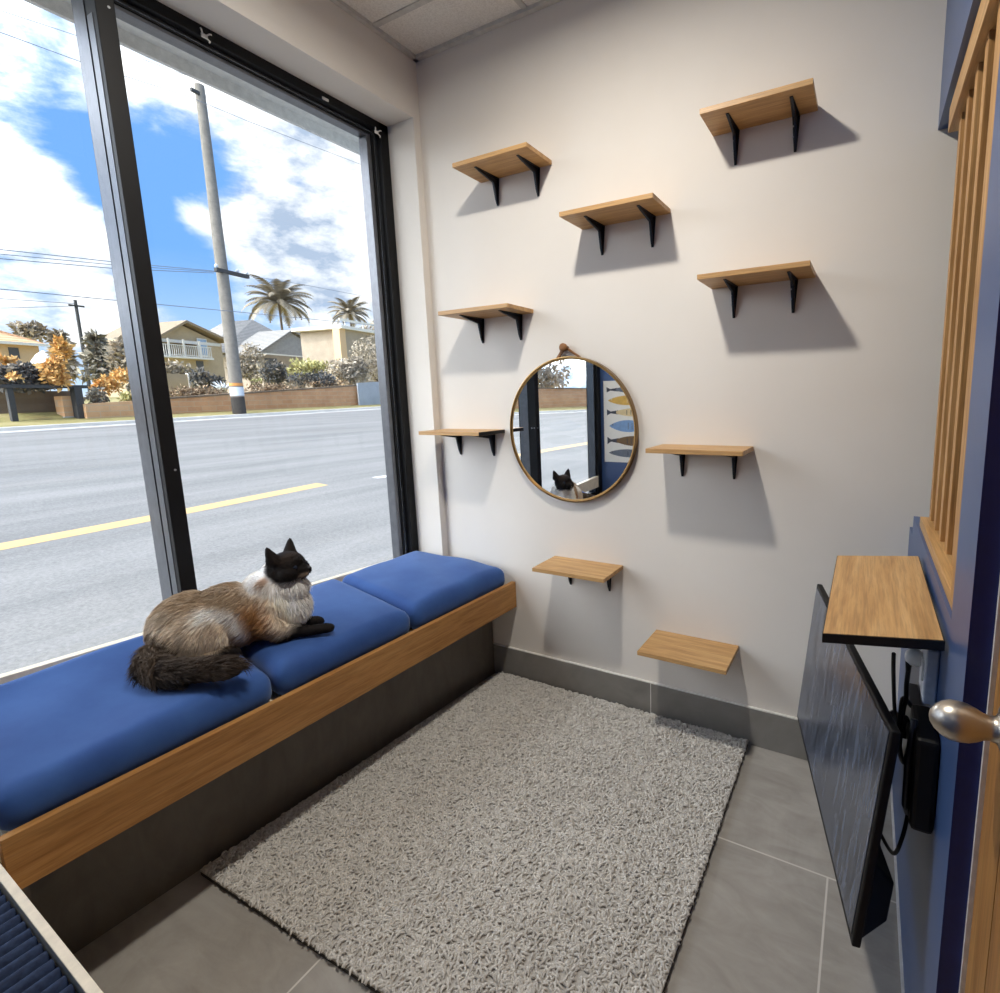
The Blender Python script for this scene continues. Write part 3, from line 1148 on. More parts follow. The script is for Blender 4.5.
lo.location = (LX, LY, H - .008)

# ------------------------------------------------------------------ the cat
CO = np.array([.19, -1.06, .594])
CF = np.array([.42, .91, 0])
CF /= np.linalg.norm(CF)
CR = np.array([CF[1], -CF[0], 0])
CO = CO - .095 * CR


def c2w(p):
    p = np.atleast_2d(np.asarray(p, float))
    return CO + p[:, :1] * CF + p[:, 1:2] * CR + p[:, 2:3] * np.array([0, 0, 1.])


HEADC = np.array([.116, .014, .232])
yaw = math.radians(42)
HF = np.array([math.cos(yaw), math.sin(yaw), 0])      # nose direction in cat space (towards camera side)
HS = np.array([-math.sin(yaw), math.cos(yaw), 0])     # towards the near (right) ear
HU = np.array([0, 0, 1.])


def hd(a, b, c):
    return HEADC + 1.14 * (a * HF + b * HS + c * HU)


TAILP = [(-.205, .02, .070), (-.246, .075, .056), (-.252, .125, .045), (-.222, .175, .040), (-.175, .213, .038), (-.125, .242, .037), (-.088, .262, .035), (-.066, .272, .034)]
TAILR = [.036, .038, .039, .038, .037, .036, .034, .024]


def build_cat():
    bm = bmesh.new()

    def ell(c, r, ax=None, sub=3):
        res = bmesh.ops.create_icosphere(bm, subdivisions=sub, radius=1)
        ax = ax if ax is not None else np.eye(3)
        for v in res['verts']:
            q = np.array(v.co) * np.array(r)
            v.co = Vector((np.array(c) + q @ np.array(ax)).tolist())

    def cap(pts, rs, n=7):
        for i in range(len(pts) - 1):
            a, b = np.array(pts[i]), np.array(pts[i + 1])
            k = max(2, int(np.linalg.norm(b - a) / (min(rs[i], rs[i + 1]) * .4)))
            for s_ in np.linspace(0, 1, k):
                r = rs[i] * (1 - s_) + rs[i + 1] * s_
                ell(a * (1 - s_) + b * s_, (r, r, r), None, 2)

    ell((-.150, .0, .098), (.108, .092, .100))          # rump
    ell((-.055, .0, .100), (.130, .088, .102))          # barrel
    ell((.045, .0, .105), (.095, .078, .105))           # shoulders
    ell((.095, .005, .092), (.072, .066, .088))         # chest
    cap([(.055, .0, .165), (.088, .008, .205)], [.068, .056])      # neck and ruff
    ell((.112, .012, .168), (.054, .052, .050))         # throat ruff
    ell((-.145, .068, .076), (.088, .040, .076))        # near thigh
    ell((-.145, -.060, .076), (.088, .040, .076))
    cap([(-.16, .098, .022), (-.055, .104, .016)], [.022, .017])   # near hind foot
    cap([(-.16, -.095, .022), (-.06, -.10, .018)], [.022, .018])
    cap([(.035, .058, .075), (.078, .072, .030), (.150, .090, .020), (.200, .100, .017)], [.040, .026, .0185, .0175])
    ell((.205, .102, .016), (.022, .017, .015))
    cap([(.05, -.045, .06), (.10, -.03, .028), (.15, .0, .02), (.185, .018, .018)], [.036, .025, .019, .0185])
    ell((.19, .02, .016), (.02, .017, .015))
    cap(TAILP, [r * .8 for r in TAILR])
    ax = np.array([HF, HS, HU])
    ell(HEADC, (.057, .055, .050), ax)                  # skull
    ell(hd(.016, .027, -.014), (.036, .030, .029), ax)  # cheeks
    ell(hd(.016, -.027, -.014), (.036, .030, .029), ax)
    ell(hd(.047, 0, -.012), (.027, .024, .020), ax)     # muzzle
    ell(hd(.062, 0, -.007), (.010, .010, .008), ax)     # nose tip
    ell(hd(.044, 0, -.026), (.018, .015, .011), ax)     # chin
    ell(hd(.030, 0, .018), (.025, .025, .016), ax)      # brow
    for sg in (1, -1):                                   # ears
        b0 = hd(-.012, sg * .031, .020)
        tip = hd(-.018, sg * .051, .070)
        n = 16
        for k in range(n + 1):
            s_ = k / n
            c = b0 * (1 - s_) + tip * s_
            wdt = .030 * (1 - s_) ** .75 + .003
            ell(c, (wdt * .65 + .001, wdt, .006), ax, 2)
    me = bpy.data.meshes.new('tmp')
    bm.to_mesh(me)
    bm.free()
    tmp = bpy.data.objects.new('tmp', me)
    COL.objects.link(tmp)
    md = tmp.modifiers.new('r', 'REMESH')
    md.mode = 'VOXEL'
    md.voxel_size = .0042
    md = tmp.modifiers.new('s', 'SMOOTH')
    md.factor = .5
    md.iterations = 5
    dg = bpy.context.evaluated_depsgraph_get()
    ev = tmp.evaluated_get(dg)
    m2 = ev.to_mesh()
    n = len(m2.vertices)
    co = np.empty(n * 3, np.float32)
    m2.vertices.foreach_get('co', co)
    co = co.reshape(-1, 3).astype(float)
    no = np.empty(n * 3, np.float32)
    m2.vertices.foreach_get('normal', no)
    no = no.reshape(-1, 3).astype(float)
    fq = np.array([tuple(p.vertices) for p in m2.polygons if len(p.vertices) == 4])
    ev.to_mesh_clear()
    bpy.data.objects.remove(tmp)
    bpy.data.meshes.remove(me)
    co[:, 2] = np.maximum(co[:, 2], .001)
    return co, no, fq


def sm(a, b, x):
    t_ = np.clip((x - a) / (b - a), 0, 1)
    return t_ * t_ * (3 - 2 * t_)


def vnoise(p, seed, freq):
    r = np.random.default_rng(seed)
    o = 0
    for _ in range(6):
        k = r.normal(size=3) * freq
        o = o + np.sin(p @ k + r.uniform(0, 6.28))
    return o / 6 * 1.6


L3 = lambda c: np.array(lin(c)[:3])


def tail_d(p):
    tp = np.array(TAILP)
    d = np.full(len(p), 9.)
    for i in range(len(tp) - 1):
        a, b = tp[i], tp[i + 1]
        ab = b - a
        t_ = np.clip(((p - a) @ ab) / (ab @ ab), 0, 1)
        d = np.minimum(d, np.linalg.norm(p - (a + t_[:, None] * ab), axis=1))
    return d


def head_local(p):
    q = p - HEADC
    return np.stack([q @ HF, q @ HS, q[:, 2]], 1)


def coat(p):
    """coat colour by place on the animal"""
    f, r, z = p[:, 0], p[:, 1], p[:, 2]
    n1, n2 = vnoise(p, 1, 22), vnoise(p, 2, 60)
    taupe, brown, cream, white = L3((204, 184, 158)), L3((130, 106, 80)), L3((236, 221, 200)), L3((250, 246, 240))
    black, orange, dark = L3((26, 21, 19)), L3((168, 116, 62)), L3((70, 58, 48))
    c = np.tile(taupe, (len(p), 1))

    def lay(w, col):
        nonlocal c
        w = np.clip(w, 0, 1)[:, None]
        c = c * (1 - w) + col * w
    lay(sm(.0, .8, n1) * .5, brown)
    lay(sm(-.1, .6, vnoise(p, 3, 30)) * .6, cream)
    lay(sm(.12, .18, z) * sm(.06, .0, f) * (.55 + .35 * n1), brown)               # darker back
    d = np.abs(np.hypot((f + .115) / 1.0, (z - .055) / .95) - .095)                # pale arc over the thigh
    lay(sm(.030, .010, d) * sm(.02, .06, r) * sm(.02, .06, z) * sm(-.17, -.11, f), white)
    lay(sm(.05, .0, np.hypot(f + .075, (z - .07))) * sm(.03, .07, r) * .8, cream)
    lay(sm(.06, .0, np.hypot((f + .19) * .8, (z - .07) * 1.2)) * .5, cream)
    lay(sm(.055, .015, np.abs(f - .012 - (.10 - z) * .25)) * sm(.17, .12, z) * sm(.0, .05, r) * (.75 + .2 * n1), orange)
    lay(sm(.02, .075, f + .25 * (z - .12) + .012 * n1) * sm(.01, .05, z), cream)
    lay(sm(.055, .12, f + .35 * (z - .12) + .015 * n1) * .9, white)
    lay(sm(.155, .19, z + .3 * (f - .02)) * sm(-.03, .02, f) * sm(.03, .0, np.abs(r) - .05), white)
    lay(sm(.205, .185, z) * sm(.15, .17, z) * sm(.03, .06, f) * .8, white)
    # legs
    leg = sm(.05, .04, z) * sm(.055, .085, f) * sm(.034, .026, np.minimum(np.hypot(r - .045 - .28 * f, z - .02), np.hypot(r + .06 - .42 * f, z - .02)))
    lay(leg, black)
    lay(sm(.045, .03, z) * sm(.085, .1, r) * sm(-.2, -.17, f) * sm(.0, -.03, f), black * 1.2)
    # tail
    td = tail_d(p)
    tw = sm(.066, .05, td) * sm(-.10, .06, r + .1)
    tw = tw * np.where((r > .115) | (f < -.235), 1, sm(.05, .0, f + .2) * sm(.05, .09, r))
    lay(tw, dark)
    lay(tw * sm(.058, .085, z) * .55, L3((128, 112, 96)))
    lay(tw * sm(.05, .02, z) * .7, black)
    # mask
    h = head_local(p) / 1.14
    rr = np.sqrt((h[:, 0] / .075) ** 2 + (h[:, 1] / .062) ** 2 + ((h[:, 2] + .0) / .062) ** 2)
    hw = sm(1.10, .96, rr + .03 * n2)
    hw = np.maximum(hw, sm(.022, .034, h[:, 2]) * sm(.085, .07, np.abs(h[:, 1])))
    hw = np.maximum(hw, sm(.006, .014, h[:, 2]) * sm(.030, .036, np.abs(h[:, 1])) * sm(.085, .075, np.abs(h[:, 1])) * sm(-.075, -.065, h[:, 0]))
    back = sm(-.040, -.022, h[:, 0] + .45 * (h[:, 2]))
    hw = hw * np.maximum(back, np.maximum(sm(.03, .04, h[:, 2]), sm(.006, .014, h[:, 2]) * sm(.030, .036, np.abs(h[:, 1])))) * (p[:, 2] > .16)
    hw = hw * sm(-.042, -.030, h[:, 2])
    lay(hw, black)
    lay(hw * sm(.025, .0, np.hypot(h[:, 0] - .02, h[:, 2] - .03)) * .4, L3((70, 54, 42)))
    mz = sm(.010, .004, np.abs(h[:, 1] - .012)) * sm(.010, .004, np.abs(h[:, 2] + .022)) * sm(.03, .04, h[:, 0])
    lay(mz * .85, L3((196, 176, 152)))
    lay(sm(.016, .006, np.hypot(h[:, 0] + .028, h[:, 2] + .026)) * sm(.02, .03, h[:, 1]) * .7, orange)
    v_ = (1 + .22 * n2 + .12 * vnoise(p, 5, 140))[:, None]
    return np.clip(c * v_, 0.003, .95)


co, no, fq = build_cat()
cat = thing('cat', 'fluffy long-haired cat with dark face, cream ruff and dark tail lying on blue cushions', 'cat', tuple(CO))
cb = np_mesh('cat_body', c2w(co), fq, M['coat'], cat, {'coat': coat(co)}, smooth=True)


def fur():
    a, b, c_, d = (co[fq[:, i]] for i in range(4))
    area = .5 * np.linalg.norm(np.cross(c_ - a, d - b), axis=1)
    N = 62000
    fi = RNG.choice(len(fq), N, p=area / area.sum())
    u, v = RNG.random(N)[:, None], RNG.random(N)[:, None]
    P = a[fi] * (1 - u) * (1 - v) + b[fi] * u * (1 - v) + c_[fi] * u * v + d[fi] * (1 - u) * v
    Nn = no[fq[fi, 0]] * (1 - u) * (1 - v) + no[fq[fi, 1]] * u * (1 - v) + no[fq[fi, 2]] * u * v + no[fq[fi, 3]] * (1 - u) * v
    Nn /= np.linalg.norm(Nn, axis=1, keepdims=True) + 1e-9
    f, r, z = P[:, 0], P[:, 1], P[:, 2]
    h = head_local(P) / 1.14
    hr = np.linalg.norm(h / np.array([.085, .07, .075]), axis=1)
    head = sm(1.15, .95, hr) * sm(-.040, -.026, h[:, 2])
    ear = sm(.03, .038, h[:, 2]) * (np.abs(h[:, 1]) < .08) * (z > .2)
    leg = sm(.045, .035, z) * sm(.09, .11, f)
    hind = sm(.035, .025, z) * sm(.09, .1, r) * sm(-.2, -.17, f) * sm(.0, -.03, f)
    td = tail_d(P)
    tail = sm(.055, .045, td) * (((r > .11) | (f < -.235)) * 1.)
    ruff = sm(.03, .08, f) * sm(.05, .09, z) * (1 - head)
    comb = np.tile(np.array([-.75, 0, -.55]), (N, 1))
    comb = comb * (1 - ruff)[:, None] + np.array([.05, .15, -1.]) * ruff[:, None]
    # swirl over the thigh
    th = sm(.11, .03, np.hypot(f + .12, z - .07)) * sm(.03, .07, r)
    sw = np.stack([-(z - .05), 0 * z, (f + .06)], 1)
    sw /= np.linalg.norm(sw, axis=1, keepdims=True) + 1e-9
    comb = comb * (1 - .6 * th)[:, None] + sw * (.6 * th)[:, None]
    tt = np.array([.85, .55, -.05])
    tdir = np.where((f < -.24)[:, None], np.array([-.1, 1., -.2]), tt)
    comb = comb * (1 - tail)[:, None] + tdir * tail[:, None]
    comb = comb * (1 - head)[:, None] + (-HF * .9 + np.array([0, 0, -.2])) * head[:, None]
    comb = comb + .32 * np.stack([vnoise(P, 31 + i, 45) for i in range(3)], 1) + RNG.normal(0, .16, (N, 3))
    comb -= Nn * np.sum(comb * Nn, 1, keepdims=True)
    comb /= np.linalg.norm(comb, axis=1, keepdims=True) + 1e-9
    Lh = .026 + .012 * ruff + .014 * tail
    Lh = Lh * (1 - head) + .009 * head
    Lh = np.where(ear > .3, .004, Lh)
    Lh = Lh * (1 - leg) + .005 * leg
    Lh = Lh * (1 - hind) + .005 * hind
    Lh *= RNG.uniform(.6, 1.25, N)
    lean = (.55 + .15 * tail)[:, None]
    d1 = Nn * lean + comb * (1 - .25 * lean)
    d1 /= np.linalg.norm(d1, axis=1, keepdims=True)
    d2 = d1 * .5 + comb * .8 + np.array([0, 0, -.25])
    d2 /= np.linalg.norm(d2, axis=1, keepdims=True)
    p0 = P - Nn * .001
    p1 = p0 + d1 * (Lh * .5)[:, None]
    p2 = p1 + d2 * (Lh * .5)[:, None]
    for q in (p1, p2):
        q[:, 2] = np.maximum(q[:, 2], .002)
    rv = RNG.normal(size=(N, 3))
    sd = np.cross(d1, rv)
    sd /= np.linalg.norm(sd, axis=1, keepdims=True) + 1e-9
    w = (.00075 * RNG.uniform(.7, 1.3, N) * (1 - .4 * head))[:, None]
    V = np.stack([p0 - sd * w, p0 + sd * w, p1 + sd * w * .8, p1 - sd * w * .8, p2], 1).reshape(-1, 3)
    ix = np.arange(N) * 5
    F = np.concatenate([np.stack([ix, ix + 1, ix + 2, ix + 3], 1), np.stack([ix + 3, ix + 2, ix + 4, ix + 4], 1)])
    col = coat(P) * RNG.uniform(.8, 1.2, N)[:, None]
    # triangles only
    T = np.concatenate([np.stack([ix, ix + 1, ix + 2], 1), np.stack([ix, ix + 2, ix + 3], 1), np.stack([ix + 3, ix + 2, ix + 4], 1)])
    np_mesh('fur', c2w(V), T, M['coat'], cat, {'coat': np.repeat(np.clip(col, 0, .95), 5, axis=0)})


fur()
for sg in (1, -1):
    e = c2w(hd(.0415, sg * .0235, .0035))[0]
    MB().lathe(e - np.array([0, 0, .0075]), (0, 0, 1), [(7.5e-3 - 7.5e-3 * math.cos(a), max(7.5e-3 * math.sin(a), 1e-4)) for a in np.linspace(0, math.pi, 12)], 18).build('eye', M['eye'], cat, smooth=True)
e = c2w(hd(.0685, 0, -.0045))[0]
MB().lathe(e - np.array([0, 0, .005]), (0, 0, 1), [(5e-3 - 5e-3 * math.cos(a), max(6.5e-3 * math.sin(a), 1e-4)) for a in np.linspace(0, math.pi, 10)], 16).build('nose', M['nose'], cat, smooth=True)

# ------------------------------------------------------------------ outdoors: a road that climbs gently to a far kerb
KSL = .011


def K(u, n, z):
    p = K0 + u * KT + n * KN
    return (p[0], p[1], z)


def uz(px, py, n):
    p = np.array(KP(px, py, n))
    return float(np.dot(p - K0, KT)), float(p[2])


def gz(u):      # height of the far kerb
    return .81 + KSL * u


def road_z(x, y):
    xk = -16.28 - .1925 * (y - 2.61)
    zk = gz((y - 2.61) * 1.018)
    return -.15 + (zk + .15) * (-.28 - x) / (-.28 - xk)


us = np.linspace(-70, 110, 46)
vs, fs = [], []
NS = 8
for u in us:
    far = K(u, -.55, gz(u))
    ny = far[1]
    for k_ in range(NS + 1):
        s_ = k_ / NS
        x = -.28 * (1 - s_) + far[0] * s_
        vs.append((x, ny, -.15 * (1 - s_) + far[2] * s_))
for i in range(len(us) - 1):
    for k_ in range(NS):
        a = i * (NS + 1) + k_
        fs.append((a, a + 1, a + NS + 2, a + NS + 1))
struct(MB().add(vs, fs).build('road', M['asphalt']))
vs, fs = [], []
for u in us:
    vs += [K(u, -.55, gz(u) + .002), K(u, -.05, gz(u) + .02), K(u, .0, gz(u) + .10), K(u, .22, gz(u) + .11)]
for i in range(len(us) - 1):
    for k_ in range(3):
        a = i * 4 + k_
        fs.append((a, a + 1, a + 5, a + 4))
struct(MB().add(vs, fs).build('kerb', M['gutter']))
vs, fs = [], []
nn_ = [.22, 1.5, 2.1, 20, 50, 140]
for u in us:
    g = gz(u)
    zz_ = [g + .11, g + .20, g + .40, g * .5 + 1.2, 2.3, 3.2]
    for n_, z_ in zip(nn_, zz_):
        vs.append(K(u * (1 + n_ / 60), n_, z_))
for i in range(len(us) - 1):
    for k_ in range(5):
        a = i * 6 + k_
        fs.append((a, a + 1, a + 7, a + 6))
gr = struct(MB().add(vs, fs).build('lawn', M['verge']))


def stripe(pts, wd, mt, label, group='painted lines on the road'):
    m = MB()
    vs, fs = [], []
    for i, (x, y) in enumerate(pts):
        vs += [(x - wd / 2, y, road_z(x - wd / 2, y) + .012), (x + wd / 2, y, road_z(x + wd / 2, y) + .012)]
        if i:
            a = 2 * i - 2
            fs.append((a, a + 1, a + 3, a + 2))
    o = m.add(vs, fs).build('road_line', mt)
    tag(o, label, 'road marking', group)


stripe([(-4.55, -14), (-4.80, -6), (-4.97, -.36), (-5.04, .85), (-5.24, 2.95)], .26, M['yellow_paint'], 'yellow painted line along the middle of the road')


def gline(pa, pb, wd, mt, label):
    def hit(p):
        d = ray(*p)
        t_ = 1.0
        for _ in range(60):
            q = CAM_C + t_ * d
            t_ += (road_z(q[0], q[1]) - q[2]) / (d[2] - .06 * -d[0] * 1.0 + 1e-9) * .8
        return CAM_C + t_ * d
    a, b = hit(pa), hit(pb)
    L = [(a[0] + (b[0] - a[0]) * k / 6, a[1] + (b[1] - a[1]) * k / 6) for k in range(7)]
    stripe(L, wd, mt, label)


gline((252, 440.5), (354, 429.5), .22, M['white_paint'], 'faint white dash on the far lane, towards the brick wall and bush')
gline((332, 423.5), (352, 421.5), .22, M['white_paint'], 'short faint white dash near the far kerb')
gline((375, 478.5), (400, 475), .14, M['white_paint'], 'white paint dash on the road close to the window frame')
gline((6, 448), (85, 442), .22, M['white_paint'], 'long faint white line on the far lane before the hedge and brick pier')


def kbox(m, u0, u1, n0, n1, z0, z1):
    b = [K(u0, n0, z0), K(u1, n0, z0), K(u1, n1, z0), K(u0, n1, z0)]
    t_ = [K(u0, n0, z1), K(u1, n0, z1), K(u1, n1, z1), K(u0, n1, z1)]
    return m.hexa(b, t_)


def kprism(m, poly, n0, n1):
    """polygon of (u, z) pushed back from n0 to n1"""
    return m.prism([K(u, n0, z) for u, z in poly], tuple((n1 - n0) * KN))


def wall_seg(name, label, xl, tl, bl, xr, tr_, br, n, mt, cope=None, th=.25):
    (ul, zl), (ur, zr) = uz(xl, tl, n), uz(xr, tr_, n)
    zbl, zbr = uz(xl, bl, n)[1] - .25, uz(xr, br, n)[1] - .25
    t = thing(name, label, 'wall', K((ul + ur) / 2, n, min(zbl, zbr)))
    kprism(MB(), [(ul, zbl), (ur, zbr), (ur, zr), (ul, zl)], n, n + th).build('masonry', mt, t) if False else None
    m = kprism(MB(), [(ul, zbl), (ur, zbr), (ur, zr), (ul, zl)], n, n + th)
    m.build('masonry', mt, t)
    if cope:
        kprism(MB(), [(ul, zl), (ur, zr), (ur, zr + .06), (ul, zl + .06)], n - .03, n + th + .03).build('coping', cope, t)
    return t


wall_seg('brick_wall', 'long low orange-brown brick wall across the road behind the tall pole base', 150, 400.5, 421, 358, 386, 408.5, 1.5, M['brick'], M['leaf_brown'] and M['brick_dark'])
wall_seg('brick_wall', 'pale orange low brick wall across the road beside the dark gate post', 85, 404, 427, 149, 400, 421, 1.3, M['brick_pale'])
wall_seg('brick_wall', 'brown brick wall in shade under the dark hedge across the road', -12, 391, 414, 70, 391, 412.5, 2.2, M['brick_dark'])
wall_seg('panel_fence', 'plain grey-blue fence panel at the end of the brick wall by the window frame', 357.5, 383, 408, 392, 381, 405, 1.3, M['panel'], None, .06)
t = thing('brick_wall', 'brick wall across the road seen only in the mirror', 'wall', K(-20, 1.6, .6))
kprism(MB(), [(-46, .2), (-3, .6), (-3, 1.95), (-46, 1.6)], 1.6, 1.85).build('masonry', M['brick'], t)
kprism(MB(), [(-46, 1.6), (-3, 1.95), (-3, 2.01), (-46, 1.66)], 1.57, 1.88).build('coping', M['brick_dark'], t)
# carport-like timber entrance under the hedge
t = thing('timber_entrance', 'dark timber beam and posts under the hedge across the road', 'entrance', K(2, 1.5, 1))
(ua, za), (ub, zb_) = uz(-8, 388, 1.5), uz(86, 387, 1.5)
kbox(MB(), ua, ub, 1.42, 1.58, zb_ - .04, zb_ + .05).build('beam', M['timber_dark'], t)
u1, z1 = uz(82, 424, 1.5)
kbox(MB(), u1 - .10, u1 + .08, 1.4, 1.6, z1 - .2, zb_).build('post', M['timber_dark'], t)
u1, z1 = uz(13, 412, 1.5)
kbox(MB(), u1 - .06, u1 + .06, 1.45, 1.55, z1 - .3, zb_).build('post', M['timber_dark'], t)
u1, z1 = uz(73, 418, 1.7)
t = thing('brick_pier', 'short pale brick pier beside the dark timber post across the road', 'pier', K(u1, 1.7, z1))
kbox(MB(), u1 - .22, u1 + .22, 1.62, 1.95, z1 - .25, uz(73, 396, 1.7)[1]).build('pier_shaft', M['brick_pale'], t)
kbox(MB(), u1 - .26, u1 + .26, 1.60, 1.99, z1 - .25, z1 + .05).build('pier_foot', M['gutter'], t)

# ---- utility poles and wires
pb_, pt_ = KP(240, 417, .4), KP(197, 84, .4)
t = thing('utility_pole', 'tall weathered utility pole at the far kerb with small sign near its base', 'pole', tuple(pb_))
zb0 = pb_.z - .25
m = MB().tube([(pb_.x, pb_.y, zb0 + .95), (pb_.x, pb_.y, pt_.z)], [.205, .135], 16)
m.build('shaft', M['pole'], t, smooth='auto')
MB().tube([(pb_.x, pb_.y, zb0), (pb_.x, pb_.y, zb0 + .95)], [.215, .208], 16).build('dark_base', M['pole_dark'], t, smooth='auto')
zs = KP(238, 390, .4).z
MB().tube([(pb_.x, pb_.y, zs - .2), (pb_.x, pb_.y, zs + .1)], .213, 16).build('sign', M['sign_white'], t, smooth='auto')
MB().tube([(pb_.x, pb_.y, zs + .14), (pb_.x, pb_.y, zs + .24)], .212, 16).build('sign', M['sign_orange'], t, smooth='auto')
zc = KP(222, 272, .4).z
up_ = float(np.dot(np.array(pb_) - K0, KT))
m = MB()
kbox(m, up_ - .35, up_ + .85, .2, .32, zc - .06, zc + .06)
m.build('crossarm', M['timber_dark'], t)
for du in (-.3, .45, .8):
    MB().lathe(K(up_ + du, .26, zc + .06), (0, 0, 1), [(0, .03), (.06, .06), (.12, .03)], 10).build('insulator', M['sign_white'], t)
m = MB()
kbox(m, up_ - .35, up_ + .1, .3, .38, pt_.z - .35, pt_.z - .25)
m.build('crossarm', M['timber_dark'], t)
u2, z2 = uz(75, 300, 34)
t = thing('utility_pole', 'thin dark distant utility pole above the trees behind the hedge', 'pole', K(u2, 34, 2))
MB().tube([K(u2, 34, 1.5), K(u2, 34, z2)], [.14, .10], 10).build('shaft', M['timber_dark'], t)
kbox(MB(), u2 - .5, u2 + .5, 33.9, 34.0, z2 - .5, z2 - .38).build('crossarm', M['timber_dark'], t)
pm = K(-14, .5, 1)
t = thing('utility_pole', 'pale utility pole across the road seen only in the mirror', 'pole', pm)
MB().tube([(pm[0], pm[1], .3), (pm[0], pm[1], 9)], [.2, .15], 12).build('shaft', M['pole'], t, smooth='auto')


def wire(pts, n, r, label):
    P_ = [KP(x, y, n) for x, y in pts]
    o = MB().tube(P_, r * .75, 6).build('overhead_wire', M['wire'])
    tag(o, label, 'wire', 'overhead wires across the road')


wire([(-60, 284), (5, 289.5), (123, 301), (218, 310), (300, 318), (410, 329)], .14, .016, 'overhead wire lowest across the sky, crossing the pole just above the house roofs')
wire([(-60, 244), (5, 250), (115, 262), (214, 271)], .26, .015, 'upper of the three close wires running from the pole crossarm past the mullion')
wire([(-60, 248), (5, 254.5), (115, 265), (217, 272)], .3, .013, 'middle of the three close wires running from the pole crossarm past the mullion')
wire([(-60, 254), (5, 259), (115, 268.5), (214, 273)], .34, .015, 'lower of the three close wires running from the pole crossarm past the mullion')
wire([(238, 274), (300, 284), (410, 305)], .3, .012, 'faint wire from the pole crossarm over the palm trees')
wire([(-60, 12), (5, 34), (84, 63), (190, 97), (250, 122), (365, 166), (440, 196)], .1, .012, 'high wire passing the top of the tall pole')
wire([(-60, -12), (5, 12), (84, 38), (205, 82), (300, 124), (365, 156), (440, 190)], .6, .010, 'highest wire, near the top edge of the window')
wire([(-60, 292), (5, 299), (74, 303.5)], 34, .03, 'upper faint wire running to the distant thin pole')
wire([(-60, 309), (5, 308), (74, 306)], 34, .03, 'lower faint wire running to the distant thin pole')


# ---- plants
def leaf_cloud(rng, c, rad, n, size, upb=.3, clump=9):
    """leaf blades spread through lumpy clumps"""
    cc = rng.normal(size=(clump, 3))
    cc /= np.linalg.norm(cc, axis=1, keepdims=True)
    cc = cc * rng.uniform(.25, .62, (clump, 1))
    which = rng.integers(0, clump, n)
    d = rng.normal(size=(n, 3))
    d /= np.linalg.norm(d, axis=1, keepdims=True)
    p = cc[which] + d * (rng.uniform(.3, 1, (n, 1)) ** .5) * .46
    p = p * rad + c
    a = rng.normal(size=(n, 3)) + np.array([0, 0, upb])
    a /= np.linalg.norm(a, axis=1, keepdims=True)
    b = np.cross(a, rng.normal(size=(n, 3)))
    b /= np.linalg.norm(b, axis=1, keepdims=True)
    L = size * rng.uniform(.6, 1.4, (n, 1))
    Wd = L * .45
    V = np.stack([p, p + a * L * .5 + b * Wd * .5, p + a * L, p + a * L * .5 - b * Wd * .5], 1).reshape(-1, 3)
    F = np.arange(n * 4).reshape(-1, 4)
    tone = np.repeat(np.clip(.55 * rng.random(clump)[which] + .45 * rng.random(n), 0, 1), 4)
    return V, F, tone


PC = [100]


def plant(name, label, cat, box, n, mt, count, size, group=None, shape='round', trunk=True):
    x0, x1, y0, y1 = box
    PC[0] += 1
    rng = np.random.default_rng(PC[0])
    (ul, zl), (ur, zr) = uz(x0, (y0 + y1) / 2, n), uz(x1, (y0 + y1) / 2, n)
    xm = (x0 + x1) / 2
    ztop, zbot = uz(xm, y0, n)[1], uz(xm, y1, n)[1]
    c = np.array(K((ul + ur) / 2, n, (ztop + zbot) / 2))
    ru, rz = (ur - ul) / 2, (ztop - zbot) / 2
    zg = gz((ul + ur) / 2) + .3 if n < 10 else 1.6
    t = thing(name, label, cat, (c[0], c[1], min(zg, zbot)), group)
    Bm = np.array([KT, KN, [0, 0, 1.]])
    if shape == 'cone':
        parts = []
        lv = 9
        for i in range(lv):
            s_ = i / lv
            r_ = ru * (1 - s_ * .93)
            V, F, T_ = leaf_cloud(rng, np.zeros(3), np.array([r_, r_ * .8, rz / lv * 1.8]), count // lv, size, -.2, 8)
            V = V @ Bm + np.array([c[0], c[1], zbot + (ztop - zbot) * (s_ * .92 + .04)])
            parts.append((V, F, T_))
        off = 0
        Vs, Fs, Ts = [], [], []
        for V, F, T_ in parts:
            Vs.append(V)
            Fs.append(F + off)
            Ts.append(T_)
            off += len(V)
        V, F, T_ = np.concatenate(Vs), np.concatenate(Fs), np.concatenate(Ts)
    else:
        V, F, T_ = leaf_cloud(rng, np.zeros(3), np.array([ru, (ru * .75 if n >= 10 else ru * .42) if shape == 'round' else .26, rz]), count, size, .3, 9 if shape == 'round' else 24)
        V = V @ Bm + c
    np_mesh('foliage', V, F, mt, t, {'tone': T_})
    if trunk:
        m = MB()
        r0 = max(.03, ru * .06)
        m.tube([(c[0], c[1], min(zg, zbot) - .3), (c[0] + r0, c[1], zbot + rz * .3), (c[0], c[1] + r0, zbot + rz * 1.2)], [r0, r0 * .8, r0 * .3], 7)
        for k_ in range(4):
            a = rng.uniform(0, 6.28)
            m.tube([(c[0], c[1], zbot + rz * .3), tuple(c + (np.cos(a) * .5 * ru * KT + np.sin(a) * .4 * ru * KN) + np.array([0, 0, rz * .4]))], [r0 * .6, r0 * .2], 5)
        m.build('stem', M['trunk'], t)
    return t


